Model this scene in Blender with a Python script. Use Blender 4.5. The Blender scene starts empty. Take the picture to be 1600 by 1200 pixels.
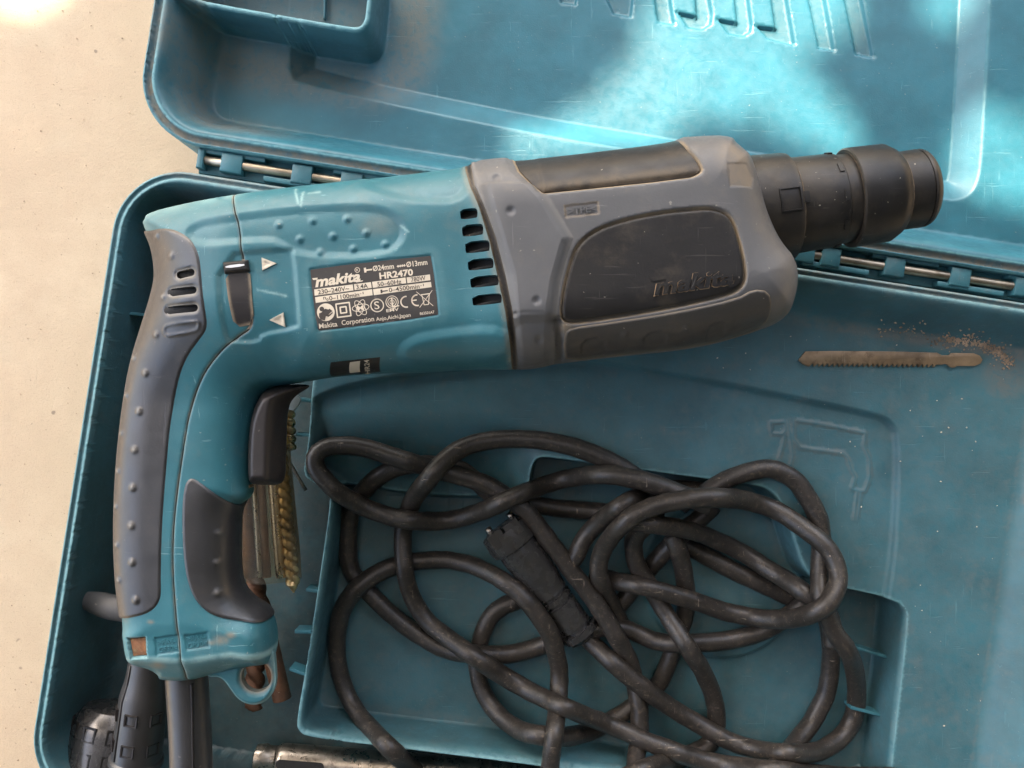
import bpy, math, random
import numpy as np
from mathutils import Vector
from mathutils.geometry import delaunay_2d_cdt

rng = np.random.default_rng(7)
random.seed(7)
MM = 0.001
HC = 511.0          # camera height above the floor, mm
FP = 1386.0         # focal length in pixels of a 1600 px wide picture (60 deg)
scene = bpy.context.scene

# ------------------------------------------------------------------ camera, sky, sun, exposure
cam_data = bpy.data.cameras.new('camera')
cam_data.sensor_width = 36.0
cam_data.lens = 36.0 * FP / 1600.0
cam_data.clip_start = 0.01
cam_data.clip_end = 100.0
cam = bpy.data.objects.new('camera', cam_data)
cam.location = (0, 0, HC * MM)
scene.collection.objects.link(cam)
scene.camera = cam

SUN_EL, SUN_AZ = 50.0, -25.0       # azimuth: from +Y (top of the picture) towards +X
world = bpy.data.worlds.new('World')
scene.world = world
world.use_nodes = True
wn = world.node_tree
wn.nodes.clear()
wo = wn.nodes.new('ShaderNodeOutputWorld')
wb = wn.nodes.new('ShaderNodeBackground')
ws = wn.nodes.new('ShaderNodeTexSky')
ws.sky_type = 'NISHITA'
ws.sun_disc = False
ws.sun_elevation = math.radians(SUN_EL)
ws.sun_rotation = math.radians(SUN_AZ)
ws.air_density = 1.0
ws.dust_density = 4.0
ws.ozone_density = 0.6
wb.inputs['Strength'].default_value = 0.15
wn.links.new(ws.outputs[0], wb.inputs[0])
wn.links.new(wb.outputs[0], wo.inputs[0])

sd_ = bpy.data.lights.new('sun', 'SUN')
sd_.energy = 3.3
sd_.angle = math.radians(0.53)
sd_.color = (1.0, 0.93, 0.82)
sun = bpy.data.objects.new('sun', sd_)
SUN = np.array([math.sin(math.radians(SUN_AZ)) * math.cos(math.radians(SUN_EL)),
                math.cos(math.radians(SUN_AZ)) * math.cos(math.radians(SUN_EL)),
                math.sin(math.radians(SUN_EL))])
sun.rotation_euler = Vector(SUN).to_track_quat('Z', 'Y').to_euler()
sun.location = (0, 0, 3)
scene.collection.objects.link(sun)

vs = scene.view_settings
vs.view_transform = 'Standard'
vs.look = 'None'
vs.gamma = 1.0
vs.exposure = 2.42
vs.use_curve_mapping = False
vs.use_white_balance = True
vs.white_balance_temperature = 7150
vs.white_balance_tint = 10

# ------------------------------------------------------------------ small maths
def pt(px, py, z):
    k = (HC - np.asarray(z, float)) / FP
    return np.stack([(np.asarray(px, float) - 800.0) * k, -(np.asarray(py, float) - 600.0) * k], -1)

def pts(L, z):
    A = np.array(L, float)
    return pt(A[:, 0], A[:, 1], z)

def S(x, a, b):
    t = np.clip((x - a) / (b - a), 0, 1)
    return t * t * (3 - 2 * t)

def Lr(x, a, b):
    return np.clip((x - a) / (b - a), 0, 1)

def dist_poly(P, V, closed=True):
    """distance and inside flag of points P to polygon / polyline V"""
    P = np.asarray(P, float)
    x, y = np.ascontiguousarray(P[:, 0]), np.ascontiguousarray(P[:, 1])
    V = np.asarray(V, float)
    D = np.empty(len(P))
    ins = np.zeros(len(P), bool)
    n = len(V)
    for c0 in range(0, len(P), 8192):          # blocks that stay in the cache
        xs, ys = x[c0:c0 + 8192], y[c0:c0 + 8192]
        d2 = np.full(len(xs), 1e18)
        inn = np.zeros(len(xs), bool)
        for i in range(n if closed else n - 1):
            a0, a1 = V[i]
            b0, b1 = V[(i + 1) % n]
            e0, e1 = b0 - a0, b1 - a1
            w0, w1 = xs - a0, ys - a1
            t = (w0 * e0 + w1 * e1) * (1.0 / max(e0 * e0 + e1 * e1, 1e-12))
            np.maximum(t, 0, out=t); np.minimum(t, 1, out=t)
            w0 -= t * e0
            w1 -= t * e1
            w0 *= w0
            w1 *= w1
            w0 += w1
            np.minimum(d2, w0, out=d2)
            if closed and abs(e1) > 1e-12:
                inn ^= ((a1 > ys) != (b1 > ys)) & (xs < a0 + e0 / e1 * (ys - a1))
        D[c0:c0 + 8192] = np.sqrt(d2)
        ins[c0:c0 + 8192] = inn
    return D, ins

def sdf(P, V):
    """signed distance, positive inside; points well outside the bounding box get a box distance"""
    P = np.atleast_2d(np.asarray(P, float))
    lo, hi = V.min(0), V.max(0)
    bx = np.maximum(np.maximum(lo - P, P - hi), 0)
    far = np.hypot(bx[:, 0], bx[:, 1])
    out = -far - 0.0
    m = far < (30 if np.ptp(V) < 400 else 400)
    if m.any():
        d, i = dist_poly(P[m], V)
        out[m] = np.where(i, d, -d)
    return out

def ldist(P, V):
    return dist_poly(P, V, False)[0]

def chaikin(V, n=2, closed=True):
    V = np.asarray(V, float)
    for _ in range(n):
        if closed:
            A, B = V, np.roll(V, -1, 0)
            V = np.empty((2 * len(A), 2))
            V[0::2] = .75 * A + .25 * B
            V[1::2] = .25 * A + .75 * B
        else:
            A, B = V[:-1], V[1:]
            W = np.empty((2 * len(A), 2))
            W[0::2] = .75 * A + .25 * B
            W[1::2] = .25 * A + .75 * B
            V = np.vstack([V[:1], W, V[-1:]])
    return V

def catmull(V, step, closed=False):
    V = np.asarray(V, float)
    n = len(V)
    out = []
    for i in range(n if closed else n - 1):
        if closed:
            p = [V[(i + k) % n] for k in (-1, 0, 1, 2)]
        else:
            p = [V[min(max(i + k, 0), n - 1)] for k in (-1, 0, 1, 2)]
        m = max(2, int(np.linalg.norm(p[2][:2] - p[1][:2]) / step))
        for t in np.arange(m) / m:
            out.append(.5 * ((2 * p[1]) + (p[2] - p[0]) * t + (2 * p[0] - 5 * p[1] + 4 * p[2] - p[3]) * t * t
                             + (3 * p[1] - p[0] - 3 * p[2] + p[3]) * t ** 3))
    if not closed:
        out.append(V[-1])
    return np.array(out)

def resample(V, step, closed=True):
    V = np.asarray(V, float)
    out = []
    n = len(V)
    for i in range(n if closed else n - 1):
        a, b = V[i], V[(i + 1) % n]
        m = max(1, int(round(np.linalg.norm(b - a) / step)))
        for k in range(m):
            out.append(a + (b - a) * k / m)
    if not closed:
        out.append(V[-1])
    return np.array(out)

def normals2(V, closed=True):
    if closed:
        T = np.roll(V, -1, 0) - np.roll(V, 1, 0)
    else:
        T = np.gradient(V, axis=0)
    T /= np.maximum(np.linalg.norm(T, axis=1, keepdims=True), 1e-9)
    return np.stack([-T[:, 1], T[:, 0]], 1)

# ------------------------------------------------------------------ objects
C = scene.collection
ORIG = {}

def thing(name, label, cat, loc, group=None):
    o = bpy.data.objects.new(name, None)
    o.empty_display_size = 0.02
    C.objects.link(o)
    o.location = Vector(loc) * MM
    o['label'] = label
    o['category'] = cat
    if group:
        o['group'] = group
    ORIG[o.name] = np.array(loc, float)
    return o

def tag(o, label, cat, group=None):
    o['label'] = label
    o['category'] = cat
    if group:
        o['group'] = group
    return o

def origin_of(parent):
    return ORIG[parent.name] if parent is not None else np.zeros(3)

def mesh_obj(name, verts, faces, mat, parent=None, smooth=True, attrs=None, loc=None, sharp=None):
    v = np.asarray(verts, float)
    if parent is not None:
        base = ORIG[parent.name]
    elif loc is not None:
        base = np.array(loc, float)
    else:
        base = np.zeros(3)
    me = bpy.data.meshes.new(name)
    me.from_pydata(((v - base) * MM).tolist(), [], [list(map(int, f)) for f in faces])
    me.polygons.foreach_set('use_smooth', np.full(len(me.polygons), smooth))
    if attrs:
        for k, a in attrs.items():
            at = me.attributes.new(k, 'FLOAT', 'POINT')
            at.data.foreach_set('value', np.asarray(a, np.float32))
    me.materials.append(mat)
    me.update()
    if sharp:
        me.set_sharp_from_angle(angle=math.radians(sharp))
    o = bpy.data.objects.new(name, me)
    C.objects.link(o)
    if parent is not None:
        o.parent = parent
    elif loc is not None:
        o.location = Vector(loc) * MM
    ORIG[o.name] = base
    return o

def relief(name, outer, zf, mat, parent=None, res=1.0, holes=(), feats=(), rows=(.2, .6, 1.3), mirror=None,
           zbot=None, attrs=None, hole_depth=8.0, loc=None, inset=0.0):
    """a triangulated sheet over a 2-D outline with height zf, closed by skirts"""
    outer = np.asarray(outer, float)
    B = resample(outer, res * .8)
    loops = [B] + [resample(np.asarray(h, float), min(res, .6)) for h in holes]
    P = []
    lo, hi = outer.min(0), outer.max(0)
    ny = int((hi[1] - lo[1]) / (res * .866)) + 2
    nx = int((hi[0] - lo[0]) / res) + 2
    gx, gy = np.meshgrid(np.arange(nx), np.arange(ny))
    G = np.stack([lo[0] + (gx + .5 * (gy % 2)) * res, lo[1] + gy * res * .866], -1).reshape(-1, 2)
    P.append((G, .45 * res))
    for L in loops:
        N = normals2(L)
        for r in rows:
            P.append((L + N * r, .75 * r))
            P.append((L - N * r, .75 * r))
    for (V, closed, offs) in feats:
        R = resample(np.asarray(V, float), res, closed)
        N = normals2(R, closed)
        for o_ in offs:
            P.append((R + N * o_, .2))
    keep = []
    for qi, (Q, m) in enumerate(P):
        s = sdf(Q, outer)
        ok = s > m
        if qi == 0:
            for (V, closed, offs) in feats:
                if len(offs) > 3:
                    V = np.asarray(V, float)
                    dd = sdf(Q, V) if closed else ldist(Q, V)
                    ok &= (dd < min(offs) - .4) | (dd > max(offs) + .4)
        for h in holes:
            ok &= sdf(Q, np.asarray(h, float)) < -m
        keep.append(Q[ok])
    K = np.vstack(keep)
    _, ui = np.unique(np.round(K / .12).astype(np.int64), axis=0, return_index=True)
    K = K[np.sort(ui)]
    V2, E, off = [], [], 0
    for L in loops:
        V2.append(L)
        n = len(L)
        E += [(off + i, off + (i + 1) % n) for i in range(n)]
        off += n
    V2 = np.vstack(V2 + [K])
    vv, ee, ff, _, _, _ = delaunay_2d_cdt([Vector((float(a), float(b))) for a, b in V2], E, [], 0, 1e-5)
    X = np.array([(v[0], v[1]) for v in vv])
    F = np.array([f for f in ff if len(f) == 3])
    cen = X[F].mean(1)
    ok = sdf(cen, outer) > 0
    for h in holes:
        ok &= sdf(cen, np.asarray(h, float)) < 0
    F = F[ok]
    a, b, c = X[F[:, 0]], X[F[:, 1]], X[F[:, 2]]
    ar = (b[:, 0] - a[:, 0]) * (c[:, 1] - a[:, 1]) - (b[:, 1] - a[:, 1]) * (c[:, 0] - a[:, 0])
    F[ar < 0] = F[ar < 0][:, ::-1]
    Z = zf(X)
    V3 = np.column_stack([X, Z])
    A = {k: f(X) for k, f in (attrs or {}).items()}
    # boundary edges
    de = np.vstack([F[:, [0, 1]], F[:, [1, 2]], F[:, [2, 0]]])
    key = {}
    for i, j in de:
        key[(i, j)] = True
    bnd = [(i, j) for (i, j) in key if (j, i) not in key]
    verts = [V3]
    faces = F.tolist()
    nv = len(V3)
    ids = sorted({i for e in bnd for i in e})
    idx = {i: k for k, i in enumerate(ids)}
    top = V3[ids]
    bot = top.copy()
    if mirror is not None:
        bot[:, 2] = np.minimum(2 * mirror - top[:, 2], top[:, 2])
        hb = None
    else:
        bot[:, 2] = np.minimum(zbot, top[:, 2])
    if holes:
        for h in holes:
            dh = np.abs(dist_poly(top[:, :2], np.asarray(h, float))[0])
            m = dh < .05
            bot[m, 2] = top[m, 2] - hole_depth
    verts += [top, bot]
    nt, nb = nv, nv + len(ids)
    for i, j in bnd:
        a_, b_ = idx[i], idx[j]
        faces.append((nt + b_, nt + a_, nb + a_, nb + b_))
    for k in A:
        A[k] = np.concatenate([A[k], A[k][ids], A[k][ids]])
    if mirror is not None:
        nm = nb + len(ids)
        M = V3.copy()
        M[:, 2] = np.minimum(2 * mirror - M[:, 2], M[:, 2])
        verts.append(M)
        faces += [(f[2] + nm, f[1] + nm, f[0] + nm) for f in F]
        for k in A:
            A[k] = np.concatenate([A[k], A[k][:nv]])
    return mesh_obj(name, np.vstack(verts), faces, mat, parent, attrs=A, loc=loc)

def lathe(name, prof, c0, d, mat, parent=None, seg=96, attrs=None, up=(0, 0, 1), squash=1.0, sharp=35):
    """prof: (s, r) along the axis d from c0 (mm)"""
    d = np.array(d, float); d /= np.linalg.norm(d)
    u = np.array(up, float); u -= d * (u @ d); u /= np.linalg.norm(u)
    w = np.cross(d, u)
    V, F = [], []
    for s, r in prof:
        for k in range(seg):
            t = 2 * math.pi * k / seg
            V.append(np.array(c0) + d * s + (u * math.cos(t) * squash + w * math.sin(t)) * r)
    m = len(prof)
    for i in range(m - 1):
        for k in range(seg):
            k2 = (k + 1) % seg
            F.append((i * seg + k, i * seg + k2, (i + 1) * seg + k2, (i + 1) * seg + k))
    F.append(tuple(range(seg))[::-1])
    F.append(tuple((m - 1) * seg + k for k in range(seg)))
    A = None
    if attrs:
        A = {kk: np.repeat(np.array(vv, float), seg) for kk, vv in attrs.items()}
    return mesh_obj(name, V, F, mat, parent, attrs=A, sharp=sharp)

def tube(name, P, r, mat, parent=None, seg=14, loc=None, flat=1.0, attrs=None):
    P = np.asarray(P, float)
    n = len(P)
    T = np.gradient(P, axis=0)
    T /= np.maximum(np.linalg.norm(T, axis=1, keepdims=True), 1e-9)
    R = np.full(n, r) if np.isscalar(r) else np.asarray(r, float)
    V, F = [], []
    for i in range(n):
        side = np.cross(T[i], (0, 0, 1.0)); side /= max(np.linalg.norm(side), 1e-9)
        upv = np.cross(side, T[i])
        for k in range(seg):
            t = 2 * math.pi * k / seg
            V.append(P[i] + (side * math.cos(t) + upv * math.sin(t) * flat) * R[i])
    for i in range(n - 1):
        for k in range(seg):
            k2 = (k + 1) % seg
            F.append((i * seg + k, (i + 1) * seg + k, (i + 1) * seg + k2, i * seg + k2))
    F.append(tuple(range(seg)))
    F.append(tuple((n - 1) * seg + k for k in range(seg))[::-1])
    return mesh_obj(name, V, F, mat, parent, loc=loc, attrs=attrs)

def prism(name, poly, z0, z1, mat, parent=None, bevel=0.0, loc=None, attrs=None):
    """vertical prism with a bevelled top; z0/z1 numbers"""
    poly = np.asarray(poly, float)
    ar = np.sum(poly[:, 0] * np.roll(poly[:, 1], -1) - poly[:, 1] * np.roll(poly[:, 0], -1))
    if ar < 0:
        poly = poly[::-1]
    n = len(poly)
    N = normals2(poly)
    rings = [(poly, z0), (poly, z1 - bevel)]
    if bevel > 0:
        rings += [(poly + N * bevel * .3, z1 - bevel * .3), (poly + N * bevel, z1)]
    V = [(p[0], p[1], z) for ring, z in rings for p in ring]
    F = []
    for i in range(len(rings) - 1):
        for k in range(n):
            k2 = (k + 1) % n
            F.append((i * n + k, i * n + k2, (i + 1) * n + k2, (i + 1) * n + k))
    F.append(tuple(range(n))[::-1])
    F.append(tuple((len(rings) - 1) * n + k for k in range(n)))
    return mesh_obj(name, V, F, mat, parent, loc=loc, sharp=40, attrs=attrs)

def obox(name, a, b, w, z0, z1, mat, parent=None, bevel=.4, loc=None):
    """upright box along the ground segment a-b with width w"""
    a, b = np.array(a, float), np.array(b, float)
    t = (b - a) / np.linalg.norm(b - a)
    n = np.array([-t[1], t[0]]) * w / 2
    return prism(name, [a - n, b - n, b + n, a + n], z0, z1, mat, parent, bevel, loc)

# ------------------------------------------------------------------ materials
def new_mat(name):
    m = bpy.data.materials.new(name)
    m.use_nodes = True
    nt = m.node_tree
    nt.nodes.clear()
    o = nt.nodes.new('ShaderNodeOutputMaterial')
    p = nt.nodes.new('ShaderNodeBsdfPrincipled')
    nt.links.new(p.outputs[0], o.inputs[0])
    return m, nt, p, o

class NB:
    def __init__(s, nt):
        s.nt = nt
        s.tc = nt.nodes.new('ShaderNodeTexCoord').outputs['Object']
    def link(s, a, b):
        s.nt.links.new(a, b)
    def put(s, sock, v):
        if hasattr(v, 'is_linked') or isinstance(v, bpy.types.NodeSocket):
            s.link(v, sock)
        else:
            sock.default_value = v
    def mapping(s, scale=(1, 1, 1), rot=0.0, vec=None):
        n = s.nt.nodes.new('ShaderNodeMapping')
        n.inputs['Scale'].default_value = scale
        n.inputs['Rotation'].default_value = (0, 0, rot)
        s.link(vec or s.tc, n.inputs['Vector'])
        return n.outputs[0]
    def noise(s, scale, detail=4, rough=.55, vec=None, dist=0.0):
        n = s.nt.nodes.new('ShaderNodeTexNoise')
        n.inputs['Scale'].default_value = scale
        n.inputs['Detail'].default_value = detail
        n.inputs['Roughness'].default_value = rough
        n.inputs['Distortion'].default_value = dist
        s.link(vec or s.tc, n.inputs['Vector'])
        return n.outputs['Fac']
    def ramp(s, fac, a, b, lo=0.0, hi=1.0):
        n = s.nt.nodes.new('ShaderNodeMapRange')
        n.interpolation_type = 'SMOOTHSTEP'
        n.inputs['From Min'].default_value = a
        n.inputs['From Max'].default_value = b
        n.inputs['To Min'].default_value = lo
        n.inputs['To Max'].default_value = hi
        s.link(fac, n.inputs['Value'])
        return n.outputs[0]
    def math(s, op, a, b=0.0, clamp=False):
        n = s.nt.nodes.new('ShaderNodeMath')
        n.operation = op
        n.use_clamp = clamp
        s.put(n.inputs[0], a)
        s.put(n.inputs[1], b)
        return n.outputs[0]
    def mix(s, f, a, b, mode='MIX'):
        n = s.nt.nodes.new('ShaderNodeMix')
        n.data_type = 'RGBA'
        n.blend_type = mode
        s.put(n.inputs[0], f)
        for sock, v in ((n.inputs[6], a), (n.inputs[7], b)):
            if isinstance(v, (tuple, list)):
                sock.default_value = (*v[:3], 1)
            else:
                s.link(v, sock)
        return n.outputs[2]
    def attr(s, name):
        n = s.nt.nodes.new('ShaderNodeAttribute')
        n.attribute_name = name
        return n.outputs['Fac']
    def bump(s, h, strength, distance):
        n = s.nt.nodes.new('ShaderNodeBump')
        n.inputs['Strength'].default_value = strength
        n.inputs['Distance'].default_value = distance
        s.link(h, n.inputs['Height'])
        return n.outputs[0]

def worn(name, base, rough=.45, var=.22, scr=.25, scr_col=None, dust_col=(.30, .23, .15), dust=.12, wear_col=(.35, .5, .5),
         bump=.25, metal=0.0, spec=.5, scale=1.0, speck=.5, grain=900, stain=None):
    m, nt, p, o = new_mat(name)
    b = NB(nt)
    base = tuple(base)
    scr_col = scr_col or tuple(min(1, c * 1.8 + .06) for c in base)
    n_big = b.noise(22 * scale, 5, .6)
    n_mid = b.noise(130 * scale, 6, .65, dist=.4)
    n_fine = b.noise(700 * scale, 3, .6)
    c = b.mix(b.ramp(n_big, .3, .7), tuple(v * (1 - var) for v in base), tuple(min(1, v * (1 + var)) for v in base))
    # scratches in two directions
    s1 = b.noise(30, 3, .6, b.mapping((1, 22, 20), .35), dist=.35)
    s2 = b.noise(34, 3, .6, b.mapping((20, 1, 20), -.9), dist=.35)
    gate = b.ramp(b.noise(38 * scale, 3), .42, .62)
    sc = b.math('MULTIPLY', b.math('MAXIMUM', b.ramp(s1, .66, .70), b.ramp(s2, .67, .71)), gate)
    c = b.mix(b.math('MULTIPLY', sc, scr), c, scr_col)
    # wear on edges
    wv = b.math('MULTIPLY', b.attr('wear'), b.ramp(n_mid, .25, .6, .25, 1.0), True)
    c = b.mix(wv, c, wear_col)
    gm = b.math('MULTIPLY', b.attr('grime_shade'), b.ramp(b.noise(45, 6, .7), .25, .65, .35, 1.0), True)  # dirt plus painted shade in the deep parts of the case
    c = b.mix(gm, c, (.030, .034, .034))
    # dust
    dv = b.math('ADD', b.math('MULTIPLY', b.attr('dust'), b.ramp(n_mid, .25, .6, .25, 1.15)),
                b.math('MULTIPLY', b.ramp(b.noise(60 * scale, 6, .7), .5, .75), dust), True)
    c = b.mix(dv, c, dust_col)
    sp = b.math('MULTIPLY', b.ramp(b.noise(420 * scale, 2, .5), .735, .76), speck)
    c = b.mix(sp, c, (.5, .45, .36))
    if stain:
        st = b.math('MULTIPLY', b.ramp(b.noise(stain[1], 5, .6, dist=.8), .52, .68), stain[2])
        c = b.mix(st, c, stain[0])
    nt.links.new(c, p.inputs['Base Color'])
    r = b.math('ADD', b.math('MULTIPLY', b.math('MAXIMUM', dv, wv), .3), b.ramp(n_mid, .3, .7, rough - .07, rough + .1), True)
    nt.links.new(r, p.inputs['Roughness'])
    p.inputs['Metallic'].default_value = metal
    p.inputs['Specular IOR Level'].default_value = spec
    h = b.math('ADD', b.math('MULTIPLY', b.noise(grain, 2), .5), b.math('MULTIPLY', sc, -.8))
    h = b.math('ADD', h, b.math('MULTIPLY', dv, .6))
    nt.links.new(b.bump(h, bump, .0003), p.inputs['Normal'])
    return m

TEAL = (.034, .142, .174)
M = {}
M['tool'] = worn('teal_tool_plastic', (.030, .146, .176), .40, .12, .55, (.18, .36, .38), dust=.14, grain=1500, bump=.4, wear_col=(.32, .50, .48), speck=.3)
M['case'] = worn('teal_case_plastic', TEAL, .40, .18, .38, (.12, .30, .34), (.185, .18, .16), .24, (.20, .46, .50), speck=.22, scale=1.6, grain=1000, bump=.6)
M['grey'] = worn('grey_rubber', (.105, .105, .106), .5, .10, .3, (.22, .21, .2), dust=.14, wear_col=(.32, .29, .25), speck=.35)
M['black'] = worn('black_panel_plastic', (.017, .016, .0155), .42, .2, .28, (.10, .09, .08), spec=.35, dust=.10, wear_col=(.3, .25, .19), speck=.5)
M['chuck'] = worn('black_chuck_rubber', (.013, .0125, .012), .42, .2, .5, (.08, .07, .06), spec=.35, dust=.07, wear_col=(.22, .17, .11), speck=.5)
M['grip'] = worn('dark_grip_rubber', (.029, .028, .029), .37, .12, .1, spec=.85, dust=.05, wear_col=(.42, .39, .33), speck=.15)
M['trigger'] = worn('brown_black_trigger', (.024, .020, .019), .38, .12, .2, dust=.05, speck=.2)
M['dark'] = worn('dark_cavity', (.010, .010, .010), .6, .3, .1, dust=.25, speck=.2)
M['cable'] = worn('black_cable_rubber', (.034, .029, .025), .34, .25, .9, (.26, .21, .16), (.17, .13, .09), .55, speck=.9, scale=6.0, bump=.6, grain=1600)
M['plug'] = worn('black_plug_plastic', (.034, .033, .033), .24, .2, .4, (.1, .09, .08), (.14, .1, .07), .2, speck=.4, spec=.9)
M['brass'] = worn('worn_brass', (.42, .31, .17), .3, .3, .4, (.6, .5, .35), (.09, .05, .025), .55, metal=1.0, scale=2)
M['steel'] = worn('grimy_steel', (.36, .32, .27), .30, .4, .5, (.5, .45, .38), (.06, .04, .025), .7, metal=1.0, scale=2, speck=0)
M['pin'] = worn('hinge_steel', (.36, .31, .24), .38, .3, .4, (.8, .75, .65), (.10, .06, .03), .5, metal=1.0, scale=2)
M['tan'] = worn('tan_steel', (.78, .62, .44), .28, .2, .4, (.9, .8, .65), (.2, .13, .08), .3, metal=1.0, scale=2)
M['dirt'] = worn('rusty_dirt', (.30, .20, .12), .8, .5, .2, dust_col=(.06, .045, .03), dust=.8, scale=4)
M['bronze'] = worn('bronze_bit', (.50, .36, .18), .4, .3, .4, (.6, .5, .3), (.07, .045, .02), .8, metal=.8, scale=2)
M['rust'] = worn('rusty_steel', (.10, .045, .022), .6, .5, .4, (.3, .2, .12), (.16, .07, .03), .5, metal=.3, scale=2)
M['blade'] = worn('tan_blade', (.27, .19, .115), .38, .45, .6, (.6, .5, .38), (.08, .05, .028), .9, metal=.25, scale=1.6, wear_col=(.5, .46, .4))
M['cream'] = worn('cream_print', (.66, .57, .44), .5, .05, .1, dust=.1, speck=0)
M['ink'] = worn('dark_print', (.045, .036, .03), .5, .05, .1, dust=.1, speck=0)
M['plate'] = worn('nameplate_brown', (.045, .040, .037), .42, .1, .3, (.2, .17, .15), dust=.1, speck=.1)
M['white'] = worn('white_mark', (.75, .75, .75), .4, .05, .1, dust=.05, speck=0)
M['yellow'] = worn('yellow_plastic', (.55, .40, .07), .4, .1, .2)
M['zinc'] = worn('zinc_plate', (.42, .48, .46), .35, .15, .3, metal=.7)
M['boltrust'] = worn('rusty_bolt', (.30, .13, .06), .7, .5, .3, dust_col=(.42, .32, .18), dust=1.0, scale=6, bump=1.0)
M['chips'] = worn('wood_chips', (.36, .26, .18), .8, .5, .1, dust=.2, scale=3)

def concrete():
    m, nt, p, o = new_mat('beige_concrete')
    b = NB(nt)
    big = b.noise(7, 6, .6)
    mid = b.noise(60, 8, .7)
    fine = b.noise(600, 4, .7)
    c = b.mix(b.ramp(big, .3, .7), (.50, .385, .262), (.60, .475, .335))
    c = b.mix(b.ramp(mid, .35, .7), c, (.53, .405, .28))
    c = b.mix(b.math('MULTIPLY', b.ramp(fine, .56, .75), .4), c, (.33, .27, .20))
    c = b.mix(b.math('MULTIPLY', b.ramp(b.noise(330, 2, .5), .72, .75), .55), c, (.17, .14, .11))
    c = b.mix(b.math('MULTIPLY', b.ramp(b.noise(16, 3, .5), .58, .75), .35), c, (.56, .50, .37))
    c = b.mix(b.math('MULTIPLY', b.ramp(b.noise(1400, 3, .7), .5, .7), .35), c, (.30, .23, .16))
    c = b.mix(b.math('MULTIPLY', b.ramp(b.noise(90, 2, .4), .74, .77), .6), c, (.12, .09, .07))
    nt.links.new(c, p.inputs['Base Color'])
    p.inputs['Roughness'].default_value = .75
    h = b.math('ADD', b.math('MULTIPLY', fine, .6), b.math('MULTIPLY', mid, 1.0))
    nt.links.new(b.bump(h, .5, .0008), p.inputs['Normal'])
    return m

def clear_pvc():
    m, nt, p, o = new_mat('clear_pvc')
    b = NB(nt)
    p.inputs['Base Color'].default_value = (.46, .40, .30, 1)
    p.inputs['Roughness'].default_value = .12
    tr = nt.nodes.new('ShaderNodeBsdfTransparent')
    tr.inputs[0].default_value = (.82, .76, .62, 1)
    mx = nt.nodes.new('ShaderNodeMixShader')
    fr = nt.nodes.new('ShaderNodeLayerWeight')
    fr.inputs[0].default_value = .35
    f = b.math('ADD', b.math('MULTIPLY', fr.outputs['Fresnel'], .7), b.ramp(b.noise(90, 4, vec=b.mapping((1, .12, 1))), .4, .75, .04, .22), True)
    nt.links.new(f, mx.inputs[0])
    nt.links.new(tr.outputs[0], mx.inputs[1])
    nt.links.new(p.outputs[0], mx.inputs[2])
    nt.links.new(b.bump(b.noise(120, 3, vec=b.mapping((1, .15, 1))), .6, .001), p.inputs['Normal'])
    nt.links.new(mx.outputs[0], o.inputs[0])
    return m
M['pvc'] = clear_pvc()

def leaf_mat():
    m, nt, p, o = new_mat('leaf')
    p.inputs['Base Color'].default_value = (.035, .05, .028, 1)
    p.inputs['Roughness'].default_value = .5
    return m

# ------------------------------------------------------------------ floor
fl = mesh_obj('floor', [(-4000, -4000, 0), (4000, -4000, 0), (4000, 4000, 0), (-4000, 4000, 0)], [(0, 1, 2, 3)], concrete())
fl['kind'] = 'structure'

# ------------------------------------------------------------------ case frame of reference
CA = math.radians(8.9)
E1 = np.array([math.cos(CA), -math.sin(CA)])
E2 = np.array([-math.sin(CA), -math.cos(CA)])
RIM = 70.0
L0 = pt(174, 360, RIM)
R0 = pt(1248, 418, RIM)
O_ = L0 + E2 * ((R0 - L0) @ E2)
def AB(a, b):
    return O_ + np.multiply.outer(np.asarray(a, float), E1) + np.multiply.outer(np.asarray(b, float), E2)
def toAB(P):
    q = np.asarray(P) - O_
    return q @ E1, q @ E2
def rr(a0, a1, b0, b1, r, n=14):
    out = []
    for cx, cy, t0 in ((a1 - r, b1 - r, 0), (a0 + r, b1 - r, 90), (a0 + r, b0 + r, 180), (a1 - r, b0 + r, 270)):
        for k in range(n + 1):
            t = math.radians(t0 + 90 * k / n)
            out.append(AB(cx + r * math.cos(t), cy + r * math.sin(t)))
    return np.array(out)
def ccw(V):
    V = np.asarray(V, float)
    ar = np.sum(V[:, 0] * np.roll(V[:, 1], -1) - V[:, 1] * np.roll(V[:, 0], -1))
    return V if ar > 0 else V[::-1]

AW, BH = 508.0, 320.0
case = thing('tool_case', 'scuffed teal plastic tool case lying open on beige concrete', 'tool case', (*AB(250, 0), 0))

# ---- lower shell
SH_OUT = ccw(rr(0, AW, 0, BH, 34))
TRAY = ccw(chaikin(pts([(484, 604), (480, 690), (470, 736), (478, 752), (512, 768), (513, 790), (500, 880), (476, 1040), (460, 1128), (464, 1144),
                        (480, 1155), (640, 1174), (832, 1198), (1100, 1236), (1500, 1290), (1800, 1330), (2000, 300), (1000, 150),
                        (560, 150), (530, 320), (500, 500)], 46), 2))
POOL = ccw(chaikin(pts([(492, 760), (520, 776), (522, 795), (510, 882), (486, 1040), (471, 1120), (474, 1136), (490, 1146), (640, 1164), (832, 1187), (1100, 1224),
                        (1385, 1262), (1390, 1200), (1417, 968), (1412, 950), (1396, 938), (1310, 920), (1262, 905), (1240, 830), (1222, 785), (1204, 766), (1184, 760), (1056, 744),
                        (862, 716), (842, 716), (832, 728), (826, 770), (760, 785), (640, 780), (560, 765)], 46), 2))
PANEL = ccw(chaikin(pts([(480, 640), (500, 612), (620, 585), (870, 556), (1000, 572), (1360, 644), (1392, 656), (1408, 690), (1394, 940), (1300, 1300), (480, 1300)], 45), 2))
RING_C = pt(1130, 905, 16)
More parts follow.
